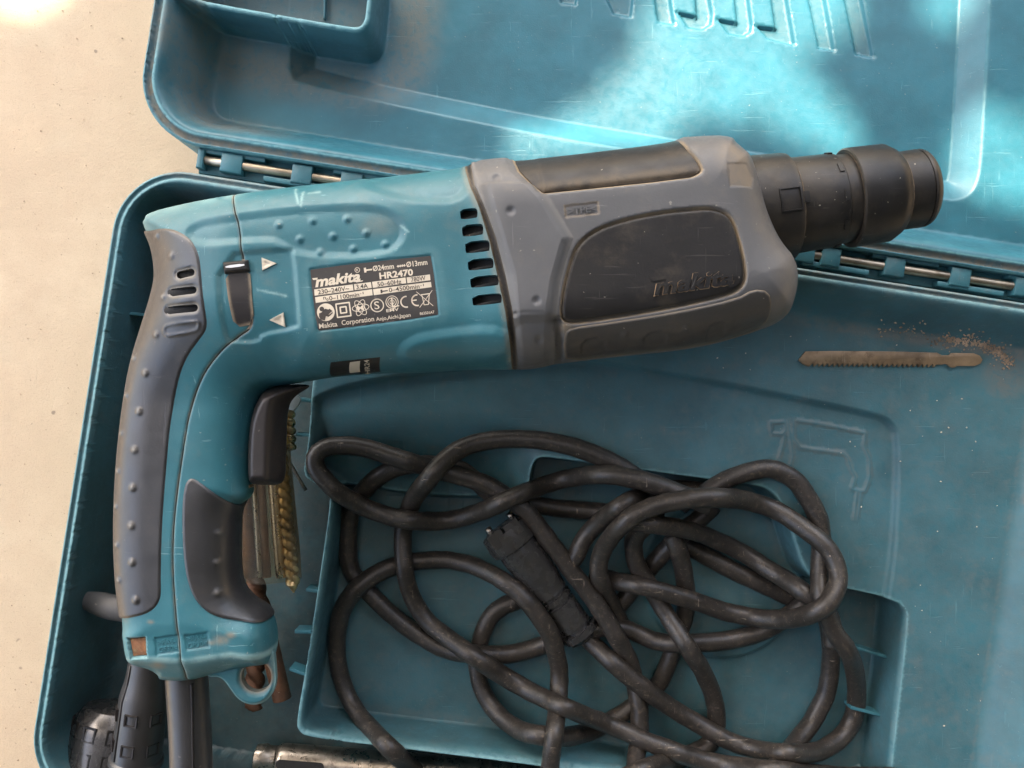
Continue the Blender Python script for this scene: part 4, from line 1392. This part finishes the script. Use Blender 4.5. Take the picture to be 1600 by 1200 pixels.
for si, pxs in enumerate(STR):
    if si == 6:                                     # the plug lies on the first strands
        t_ = np.linspace(-.05, 1.05, 24)[:, None]
        n_ = np.array([-(pb - pa)[1], (pb - pa)[0], 0]); n_ /= np.linalg.norm(n_)
        for w_, h_ in ((-9, 2.0), (-5, 6.0), (0, 8.5), (5, 6.0), (9, 2.0)):
            placed = np.vstack([placed, pa + (pb - pa) * t_ + n_ * w_ + np.array((0, 0, h_ - CR))])
    q = catmull(pxs, 7)
    jt = np.cumsum(rng.normal(0, 1, (len(q), 2)), 0)
    jt = jt - np.linspace(0, 1, len(q))[:, None] * jt[-1]
    q = q + np.clip(jt * .35, -3, 3)
    z = np.full(len(q), 40.0)
    for it in range(4):
        XY = pt(q[:, 0], q[:, 1], z)
        req = np.maximum.reduce([Zshell(XY + np.array(o)) for o in ((0, 0), (3, 0), (-3, 0), (0, 3), (0, -3))]) + CR
        if len(placed):
            d0, d1 = DIVE.get(si, (0, 0))
            for i in range(d0, len(XY) - d1):
                d2 = (placed[:, 0] - XY[i, 0]) ** 2 + (placed[:, 1] - XY[i, 1]) ** 2
                near = d2 < (2 * CR) ** 2
                if near.any():
                    req[i] = max(req[i], (placed[near, 2] + np.sqrt((2 * CR) ** 2 - d2[near]) * .93).max())
        zz = req.copy()
        for _ in range(60):
            av = zz.copy()
            av[1:-1] = (zz[:-2] + zz[1:-1] * 1 + zz[2:]) / 3
            av[0], av[-1] = (zz[0] + zz[1]) / 2, (zz[-1] + zz[-2]) / 2
            zz = np.maximum(req - .6, av)
        z = zz
    XY = pt(q[:, 0], q[:, 1], z)
    P3 = np.column_stack([XY, z])
    # even steps, slightly uneven thickness
    CHAINS.append(P3)
    placed = np.vstack([placed, P3])
    r = CR * (1 + .025 * np.sin(np.arange(len(P3)) * .13 + si) + .012 * rng.normal(size=len(P3)))
    tube('cable', P3, r, M['cable'], cord, seg=22)

# plug: flange, body, strain relief
pd = pb - pa
pl = np.linalg.norm(pd)
plug = mesh_obj('plug', [(0, 0, 0)], [], M['plug'], cord)
bpy.data.objects.remove(plug)
def plathe(name, prof, squash=.9, mat='plug'):
    return lathe(name, [(a_, r_ * .9) for a_, r_ in prof], pa, pd, M[mat], cord, seg=40, squash=squash, sharp=40)
plug = plathe('plug', [(-4, 11), (-3, 15.0), (4, 15.6), (8, 15.0), (9, 12.6), (14, 12.9), (30, 11.8), (40, 10.4), (41, 10.6), (41.4, 8.6), (43, 8.6), (43.4, 10.3), (46, 10.2), (46.4, 8.4), (48, 8.4), (48.4, 10), (pl - 3.4, 9.8), (pl - 3, 8.2), (pl - 1.4, 8.2), (pl - 1, 11.8), (pl + 2.5, 11.6), (pl + 3.5, 8), (pl + 6, 6)], .85)
pdir = pd / pl
pside = np.cross(pdir, (0, 0, 1)); pside /= np.linalg.norm(pside)
pup = np.cross(pside, pdir)
def pbox(name, s0, s1, w0, w1, h0, h1, mat, par):
    V = [pa + pdir * s + pside * w + pup * h for s in (s0, s1) for w in (w0, w1) for h in (h0, h1)]
    F = [(0, 1, 3, 2), (4, 6, 7, 5), (0, 4, 5, 1), (2, 3, 7, 6), (0, 2, 6, 4), (1, 5, 7, 3)]
    return mesh_obj(name, V, F, M[mat], par, smooth=False)
for w in (-9.2, 0.8):
    pbox('plug_block', -6, 2, w, w + 8.4, 3, 11.0, 'plug', cord)
for w in (-7, 7):
    tube('plug_pin', [pa + pdir * s + pside * w for s in (-8, -6, -4)], 1.8, M['steel'], cord, seg=14)

# ------------------------------------------------------------------ things in the left compartment
def spiral_bit(name, label, cat, p0, p1, r, mat, flutes=2, turns=5, shank=.3, tip=True, group=None, rs=None):
    """twist bit from shank end p0 to tip p1 (mm, 3-D)"""
    p0, p1 = np.array(p0, float), np.array(p1, float)
    d = p1 - p0
    L = np.linalg.norm(d); d = d / L
    u = np.cross(d, (0, 0, 1.0)); u /= np.linalg.norm(u); w = np.cross(u, d)
    n, seg = 110, 28
    V, F = [], []
    for i in range(n + 1):
        s = i / n
        for k in range(seg):
            t = 2 * math.pi * k / seg
            if s < shank:
                rad = rs or r * .8
            else:
                ph = 2 * math.pi * turns * (s - shank)
                rad = r * (.62 + .38 * (0.5 + .5 * math.cos(flutes * (t - ph))) ** .35)
                if tip and s > .955:
                    rad *= max(.12, (1 - s) / .045)
            V.append(p0 + d * L * s + (u * math.cos(t) + w * math.sin(t)) * rad)
    for i in range(n):
        for k in range(seg):
            k2 = (k + 1) % seg
            F.append((i * seg + k, (i + 1) * seg + k, (i + 1) * seg + k2, i * seg + k2))
    F += [tuple(range(seg)), tuple(n * seg + k for k in range(seg))[::-1]]
    return tag(mesh_obj(name, V, F, M[mat], None, loc=p0, sharp=50), label, cat, group)
P3 = lambda px, py, z: np.array([*pt(px, py, z), z])
spiral_bit('drill_bit', 'bronze masonry drill bit in clear sleeve, pointed carbide tip sticking out', 'drill bit', P3(432, 640, 44), P3(459, 926, 44), 3.8, 'bronze', 2, 9, .1)
spiral_bit('drill_bit', 'rusty brown shanked drill bit beside the hanging loop, worn spiral flutes', 'drill bit', P3(441, 1092, 30), P3(385, 850, 34), 5.2, 'rust', 2, 4, .36, rs=5.0)
spiral_bit('drill_bit', 'dark rusty drill bit seen through the round hanging loop', 'drill bit', P3(404, 960, 26), P3(396, 1112, 24), 5.5, 'rust', 2, 3, .0)
spiral_bit('screw', 'coarse brass coloured screw standing between trigger and tray wall', 'screw', P3(450, 628, 44), P3(453, 705, 40), 3.6, 'brass', 1, 6, .0)
# bars side by side in the sleeve
for (x0, x1, w, z, mt, lab) in ((378, 392, 6.0, 44, 'rust', 'dark rusty flat bit at the left edge inside the clear sleeve'),
                                (393, 406, 2.2, 46, 'steel', 'thin bright steel rod second from left inside the clear sleeve'),
                                (403, 417, 4.6, 44, 'rust', 'dark brown bit in the middle of the clear sleeve'),
                                (422, 440, 5.6, 47, 'tan', 'broad tan square shank inside the clear sleeve')):
    o = tube('tool_bit', np.linspace(P3(x0, 690, z - w * .5), P3(x1, 902, z - w * .5), 12), w * .52, M[mt], None, seg=24, loc=P3(x1, 890, z - w))
    tag(o, lab, 'tool bit')
# clear sleeve
sl_p = np.array([P3(404, 600, 44), P3(407, 680, 44), P3(414, 780, 43), P3(420, 860, 43), P3(422, 906, 43)])
V, F = [], []
seg = 40
SLP = catmull(sl_p, 4)
for i, c in enumerate(SLP):
    T = SLP[min(i + 1, len(SLP) - 1)] - SLP[max(i - 1, 0)]
    T /= np.linalg.norm(T)
    u = np.cross(T, (0, 0, 1.0)); u /= np.linalg.norm(u)
    for k in range(seg):
        t = 2 * math.pi * k / seg
        wob = 1 + .05 * math.sin(3 * t + i * .15)
        V.append(c + u * math.cos(t) * 16.0 * wob + np.array((0, 0, 1.0)) * math.sin(t) * 9.5 * wob)
for i in range(len(SLP) - 1):
    for k in range(seg):
        k2 = (k + 1) % seg
        F.append((i * seg + k, (i + 1) * seg + k, (i + 1) * seg + k2, i * seg + k2))
tag(mesh_obj('plastic_sleeve', V, F, M['pvc'], None, loc=sl_p[-1]), 'clear yellowed plastic sleeve holding drill bits below the trigger', 'sleeve')
prism('washer_plate', pts([(446, 628), (462, 614), (470, 624), (466, 634), (458, 642), (452, 640)], 50), 48, 50, M['zinc'], None, .4, loc=(*pt(458, 630, 48), 48))
tag(bpy.data.objects['washer_plate'], 'small greenish metal plate peeking out behind the trigger', 'metal plate')
prism('wall_anchor', pts([(441, 672), (446, 676), (452, 692), (447, 696), (442, 688)], 46), 40, 46, M['yellow'], None, .8, loc=(*pt(446, 684, 40), 40))
tag(bpy.data.objects['wall_anchor'], 'tiny yellow plastic wall anchor next to the screw', 'wall anchor')
tube('nail', np.linspace(P3(446, 712, 22), P3(478, 766, 20), 6), 1.0, M['steel'], None, seg=10, loc=P3(446, 712, 20))
tag(bpy.data.objects['nail'], 'thin dark nail lying in shadow right of the trigger', 'nail')

# steel SDS shank along the bottom edge
sds = thing('chisel_bit', 'grimy round steel chisel shank with slot at the bottom edge', 'chisel', (*pt(420, 1182, 10), 10))
s0 = P3(398, 1184, 19)
sdir = np.array([math.cos(-.075), math.sin(-.075), 0])
lathe('shank', [(0, 5), (1, 7.2), (6, 8), (8, 7.2), (12, 7.0), (14, 8.6), (16, 8.8), (190, 8.8)], s0, sdir, M['steel'], sds, seg=48)
def slot_on(s_a, s_b, ang):
    nrm = np.array((0, 0, 1.0)) * math.cos(ang) + np.cross((0, 0, 1.0), sdir) * math.sin(ang)
    w = np.cross(sdir, nrm)
    V = []
    n = 20
    for k in range(n):
        t = 2 * math.pi * k / n
        c = math.cos(t)
        L = (s_b - s_a) / 2 - 2.2
        V.append(s0 + sdir * ((s_a + s_b) / 2 + (L if c > 0 else -L) + 2.4 * c) + w * 2.4 * math.sin(t) + nrm * 8.95)
    V2 = [v - nrm * 1.2 for v in V]
    F = [tuple(range(n)), ] + [(k, n + k, n + (k + 1) % n, (k + 1) % n) for k in range(n)]
    return mesh_obj('slot', V + V2, F, M['dark'], sds, smooth=False)
slot_on(14, 40, .15)
slot_on(14, 40, -1.1)

# segmented cable sleeve and ribbed collar at lower left
sh = thing('cable_sleeve', 'dark grey segmented strain sleeve with square windows under the handle foot', 'cable sleeve', (*pt(215, 1150, 40), 40))
h0, h1 = P3(234, 1010, 66), P3(196, 1330, 56)
hd = (h1 - h0) / np.linalg.norm(h1 - h0)
lathe('sleeve_body', [(0, 9), (12, 9.4), (17, 9.8), (22, 10.8), (26, 11.6), (58, 12.2), (59, 13.2), (61, 13.4), (62, 12.3), (110, 12.4)], h0, hd, M['grip'], sh, seg=48)
hs = np.cross(hd, (0, 0, 1.0)); hs /= np.linalg.norm(hs)
hu = np.cross(hs, hd)
def window_on(o0, ax, up_, sd, s, ang, r, w, l, par, mat, nm):
    n = up_ * math.cos(ang) + sd * math.sin(ang)
    t = np.cross(ax, n)
    c = o0 + ax * s + n * r
    fr = [c + t * a + ax * b_ for (a, b_) in ((-w, -l), (w, -l), (w, l), (-w, l))]
    inn = [c + (v - c) * .74 - n * .1 for v in fr]
    V = [v + n * .35 for v in fr] + [v + n * .35 for v in inn] + [v - n * 2.2 for v in fr] + [v - n * 1.9 for v in inn]
    F = []
    for k in range(4):
        k2 = (k + 1) % 4
        F += [(k, k2, 4 + k2, 4 + k), (8 + k, 8 + k2, k2, k), (4 + k, 4 + k2, 12 + k2, 12 + k)]
    F.append((12, 13, 14, 15))
    return mesh_obj(nm, V, F, M[mat], par, smooth=False)
for s_ in (34, 50, 72):
    for a_ in (-1.0, .05, 1.1):
        window_on(h0, hd, hu, hs, s_, a_, 12.0, 3.3, 3.0, sh, 'trigger', 'sleeve_window')
tube('sleeve_seam', [h0 + hd * q_ + (hu * math.cos(.62) + hs * math.sin(.62)) * r_ for q_, r_ in ((8, 9.4), (18, 10.0), (26, 11.7), (57, 12.3))], .45, M['trigger'], sh, seg=8)
col = thing('ribbed_collar', 'black ribbed ring collar with square notches in the lower left corner', 'collar', (*pt(165, 1180, 6), 6))
c0 = P3(172, 1180, 40)
cd = np.array([-.16, -.99, .12]); cd /= np.linalg.norm(cd)
lathe('collar_ring', [(-26, 11), (-25, 17), (-20, 20.5), (-14, 21.5), (40, 22)], c0, cd, M['plug'], col, seg=56)
cs = np.cross(cd, (0, 0, 1.0)); cs /= np.linalg.norm(cs)
cu_ = np.cross(cs, cd)
for s_ in (-15, -2, 11, 24):
    for a_ in (-.95, -.35, .25, .85, 1.4):
        window_on(c0, cd, cu_, cs, s_, a_, 21.2, 3.6, 3.8, col, 'chuck', 'collar_notch')
# curved grey band of the side handle behind the grip
bp = catmull(np.array([P3(122, 944, 44), P3(128, 938, 46), P3(150, 942, 50), P3(180, 950, 52), P3(205, 952, 52), P3(240, 950, 50)]), 3)
rb = 6.5 * np.sqrt(np.clip(np.linspace(.06, 2.0, len(bp)), .06, 1))
tag(tube('clamp_band', bp, rb, M['grey'], None, seg=20, loc=P3(160, 945, 40), flat=.8), 'grey curved rubber clamp tongue poking out left of the handle', 'clamp')

# ------------------------------------------------------------------ jigsaw blade and debris on the right
top = [(1247, 563), (1258, 549), (1300, 548.5), (1380, 549), (1463, 551), (1470, 555), (1482, 555), (1486, 551.5), (1520, 552), (1530, 556), (1534, 562), (1531, 568), (1522, 572), (1494, 572), (1490, 574.5), (1484, 574), (1478, 569), (1466, 570)]
teeth = []
nT = 26
for i in range(nT):
    xx = 1464 - (1464 - 1262) * i / nT
    yb = 573 - 1.2 * i / nT
    teeth += [(xx, yb - 4.6), (xx - 6.2, yb + 1.0)]
bl = ccw(pts(top + teeth + [(1254, 569)], 47))
bz = float(Zshell(bl.mean(0)[None])[0])
tag(prism('jigsaw_blade', bl, bz + .5, bz + 1.9, M['blade'], None, .15, loc=(*bl.mean(0), bz)), 'tan weathered jigsaw blade with fine teeth lying near the hinge corner', 'saw blade')

def chip_mesh(name, centres, smin, smax, mat, label, zf=None):
    V, F = [], []
    for c in centres:
        s = rng.uniform(smin, smax)
        a = rng.uniform(0, math.pi)
        z = 0.0 if zf == 0 else float(Zshell(np.array([c]))[0])
        n = len(V)
        e = rng.uniform(.4, .8)
        t = rng.uniform(-.4, .4, 2)
        for k in range(5):
            ph = 2 * math.pi * k / 5 + rng.uniform(-.3, .3)
            x, y = s * math.cos(ph), s * e * math.sin(ph)
            V.append((c[0] + x * math.cos(a) - y * math.sin(a), c[1] + x * math.sin(a) + y * math.cos(a), z + .15 + x * t[0] * .5 + s * .25))
        for k in range(5):
            v = V[n + k]
            V.append((v[0] + rng.uniform(-.1, .1), v[1] + rng.uniform(-.1, .1), v[2] + s * rng.uniform(.35, .7)))
        F += [tuple(n + 5 + k for k in range(5)), tuple(n + k for k in range(5))[::-1]] + [(n + k, n + (k + 1) % 5, n + 5 + (k + 1) % 5, n + 5 + k) for k in range(5)]
    o = mesh_obj(name, V, F, M[mat], None, smooth=False)
    o['kind'] = 'stuff'
    return tag(o, label, 'debris')
cl = []
ridge = catmull(pts([(1478, 530), (1510, 534), (1540, 541), (1562, 552), (1574, 568)], 46), 1)
for _ in range(420):
    c = ridge[rng.integers(len(ridge))] + rng.normal(0, 1.0, 2) * rng.choice([.8, 1.6, 3.0])
    cl.append(c)
rid2 = catmull(pts([(1380, 512), (1430, 522), (1480, 534)], 46), 1)
for _ in range(60):
    cl.append(rid2[rng.integers(len(rid2))] + rng.normal(0, 2.5, 2))
chip_mesh('wood_chips', cl, .2, .85, 'chips', 'pale wood chips and sawdust gathered in the case corner')
cl = [pt(rng.uniform(1040, 1590), rng.uniform(500, 830), 45) for _ in range(34)] + [pt(rng.uniform(1420, 1560), rng.uniform(820, 1190), 45) for _ in range(12)]
cl = [c for c in cl if sdf(c[None], POOL)[0] < -2]
chip_mesh('grit', cl, .18, .55, 'cream', 'tiny pale grit specks scattered on the teal shelf')

cl = []
while len(cl) < 150:
    x_, y_ = rng.uniform(0, 215), rng.uniform(0, 1200)
    c = pt(x_, y_, 0)
    if sdf(c[None], SH_OUT)[0] < -2 and sdf(c[None], LID_OUT)[0] < -2:
        cl.append(c)
chip_mesh('floor_crumbs', cl, .12, .55, 'chips', 'tiny crumbs of grit scattered on the beige concrete', 0)

# ------------------------------------------------------------------ added leaves, out of view, with gaps cut for the sun patches
PATCH = [ccw(np.array(l, float)) for l in (
    [(1040, -80), (1350, -80), (1335, 15), (1270, 65), (1262, 108), (1322, 158), (1350, 205), (1330, 228), (1260, 212), (1160, 170), (1090, 180), (1010, 240), (880, 258), (765, 275), (800, 225), (900, 155), (985, 80)],
    [(1490, 200), (1540, 180), (1620, 190), (1640, 330), (1560, 330), (1500, 300)],
    [(1440, -40), (1530, -40), (1530, 0), (1490, 25), (1450, 10)],
    [(-120, -200), (30, -200), (40, -125), (5, -95), (-50, -90), (-110, -120)],
    [(640, -200), (900, -200), (860, -100), (660, -120)],
)]
zp = 30.0
cen = np.array([*pt(820, 420, zp), zp])
su = np.cross(SUN, (0, 0, 1.0)); su /= np.linalg.norm(su)
sv = np.cross(su, SUN)
N = 90000
uu, vv, dd = rng.uniform(-760, 760, N), rng.uniform(-560, 560, N), rng.uniform(2150, 2500, N)
cc = cen + np.outer(uu, su) + np.outer(vv, sv) + np.outer(dd, SUN)
tt = (cc[:, 2] - zp) / SUN[2]
gr = cc - np.outer(tt, SUN)
gpx = np.stack([gr[:, 0] * FP / (HC - zp) + 800, -gr[:, 1] * FP / (HC - zp) + 600], 1)
keep = np.ones(N, bool)
for p in PATCH:
    keep &= sdf(gpx, p) < -20
cc = cc[keep]
V, F = [], []
A = rng.normal(size=(len(cc), 3)); 
A = A - (A @ SUN)[:, None] * SUN * .75
A /= np.linalg.norm(A, axis=1, keepdims=True)
Bv = np.cross(A, SUN + rng.normal(0, .25, (len(cc), 3)))
Bv /= np.linalg.norm(Bv, axis=1, keepdims=True)
sz = rng.uniform(9, 15, len(cc))[:, None]
V = np.stack([cc - A * sz, cc + Bv * sz * .6, cc + A * sz, cc - Bv * sz * .6], 1).reshape(-1, 3)
F = np.arange(len(V)).reshape(-1, 4)
# larger leaves added right of and below the frame to block sky light
n2 = 11000
az = np.radians(rng.uniform(55, 235, n2)); el = np.arcsin(rng.uniform(math.sin(math.radians(3)), math.sin(math.radians(62)), n2))
rad = rng.uniform(2500, 3100, n2)[:, None]
el = np.where((np.degrees(az) > 125), np.arcsin(rng.uniform(.05, math.sin(math.radians(82)), n2)), el)
nt_ = 1800                                   # leaves added overhead to cut sky light and reflections from above
az[:nt_] = rng.uniform(0, 2 * math.pi, nt_)
el[:nt_] = np.arcsin(rng.uniform(math.sin(math.radians(54)), 1, nt_))
dirs = np.stack([np.sin(az) * np.cos(el), np.cos(az) * np.cos(el), np.sin(el)], 1)
c3 = dirs * rad
A3 = np.cross(dirs, rng.normal(size=(n2, 3))); A3 /= np.linalg.norm(A3, axis=1, keepdims=True)
B3 = np.cross(dirs, A3) + dirs * rng.normal(0, .4, (n2, 1)); B3 /= np.linalg.norm(B3, axis=1, keepdims=True)
z3 = rng.uniform(60, 110, n2)[:, None]
g3 = c3 - np.outer((c3[:, 2] - zp) / SUN[2], SUN)
g3 = np.stack([g3[:, 0] * FP / (HC - zp) + 800, -g3[:, 1] * FP / (HC - zp) + 600], 1)
k3 = np.ones(n2, bool)
for p in PATCH:
    k3 &= sdf(g3, p) < -310
c3, A3, B3, z3 = c3[k3], A3[k3], B3[k3], z3[k3]
V = np.vstack([V, np.stack([c3 - A3 * z3, c3 + B3 * z3 * .6, c3 + A3 * z3, c3 - B3 * z3 * .6], 1).reshape(-1, 3)])
F = np.arange(len(V)).reshape(-1, 4)
lf = mesh_obj('added_foliage', V, F, leaf_mat(), None, smooth=False)
lf['kind'] = 'stuff'
tag(lf, 'added foliage, unseen, shaped to dapple the sun and block sky light', 'foliage')
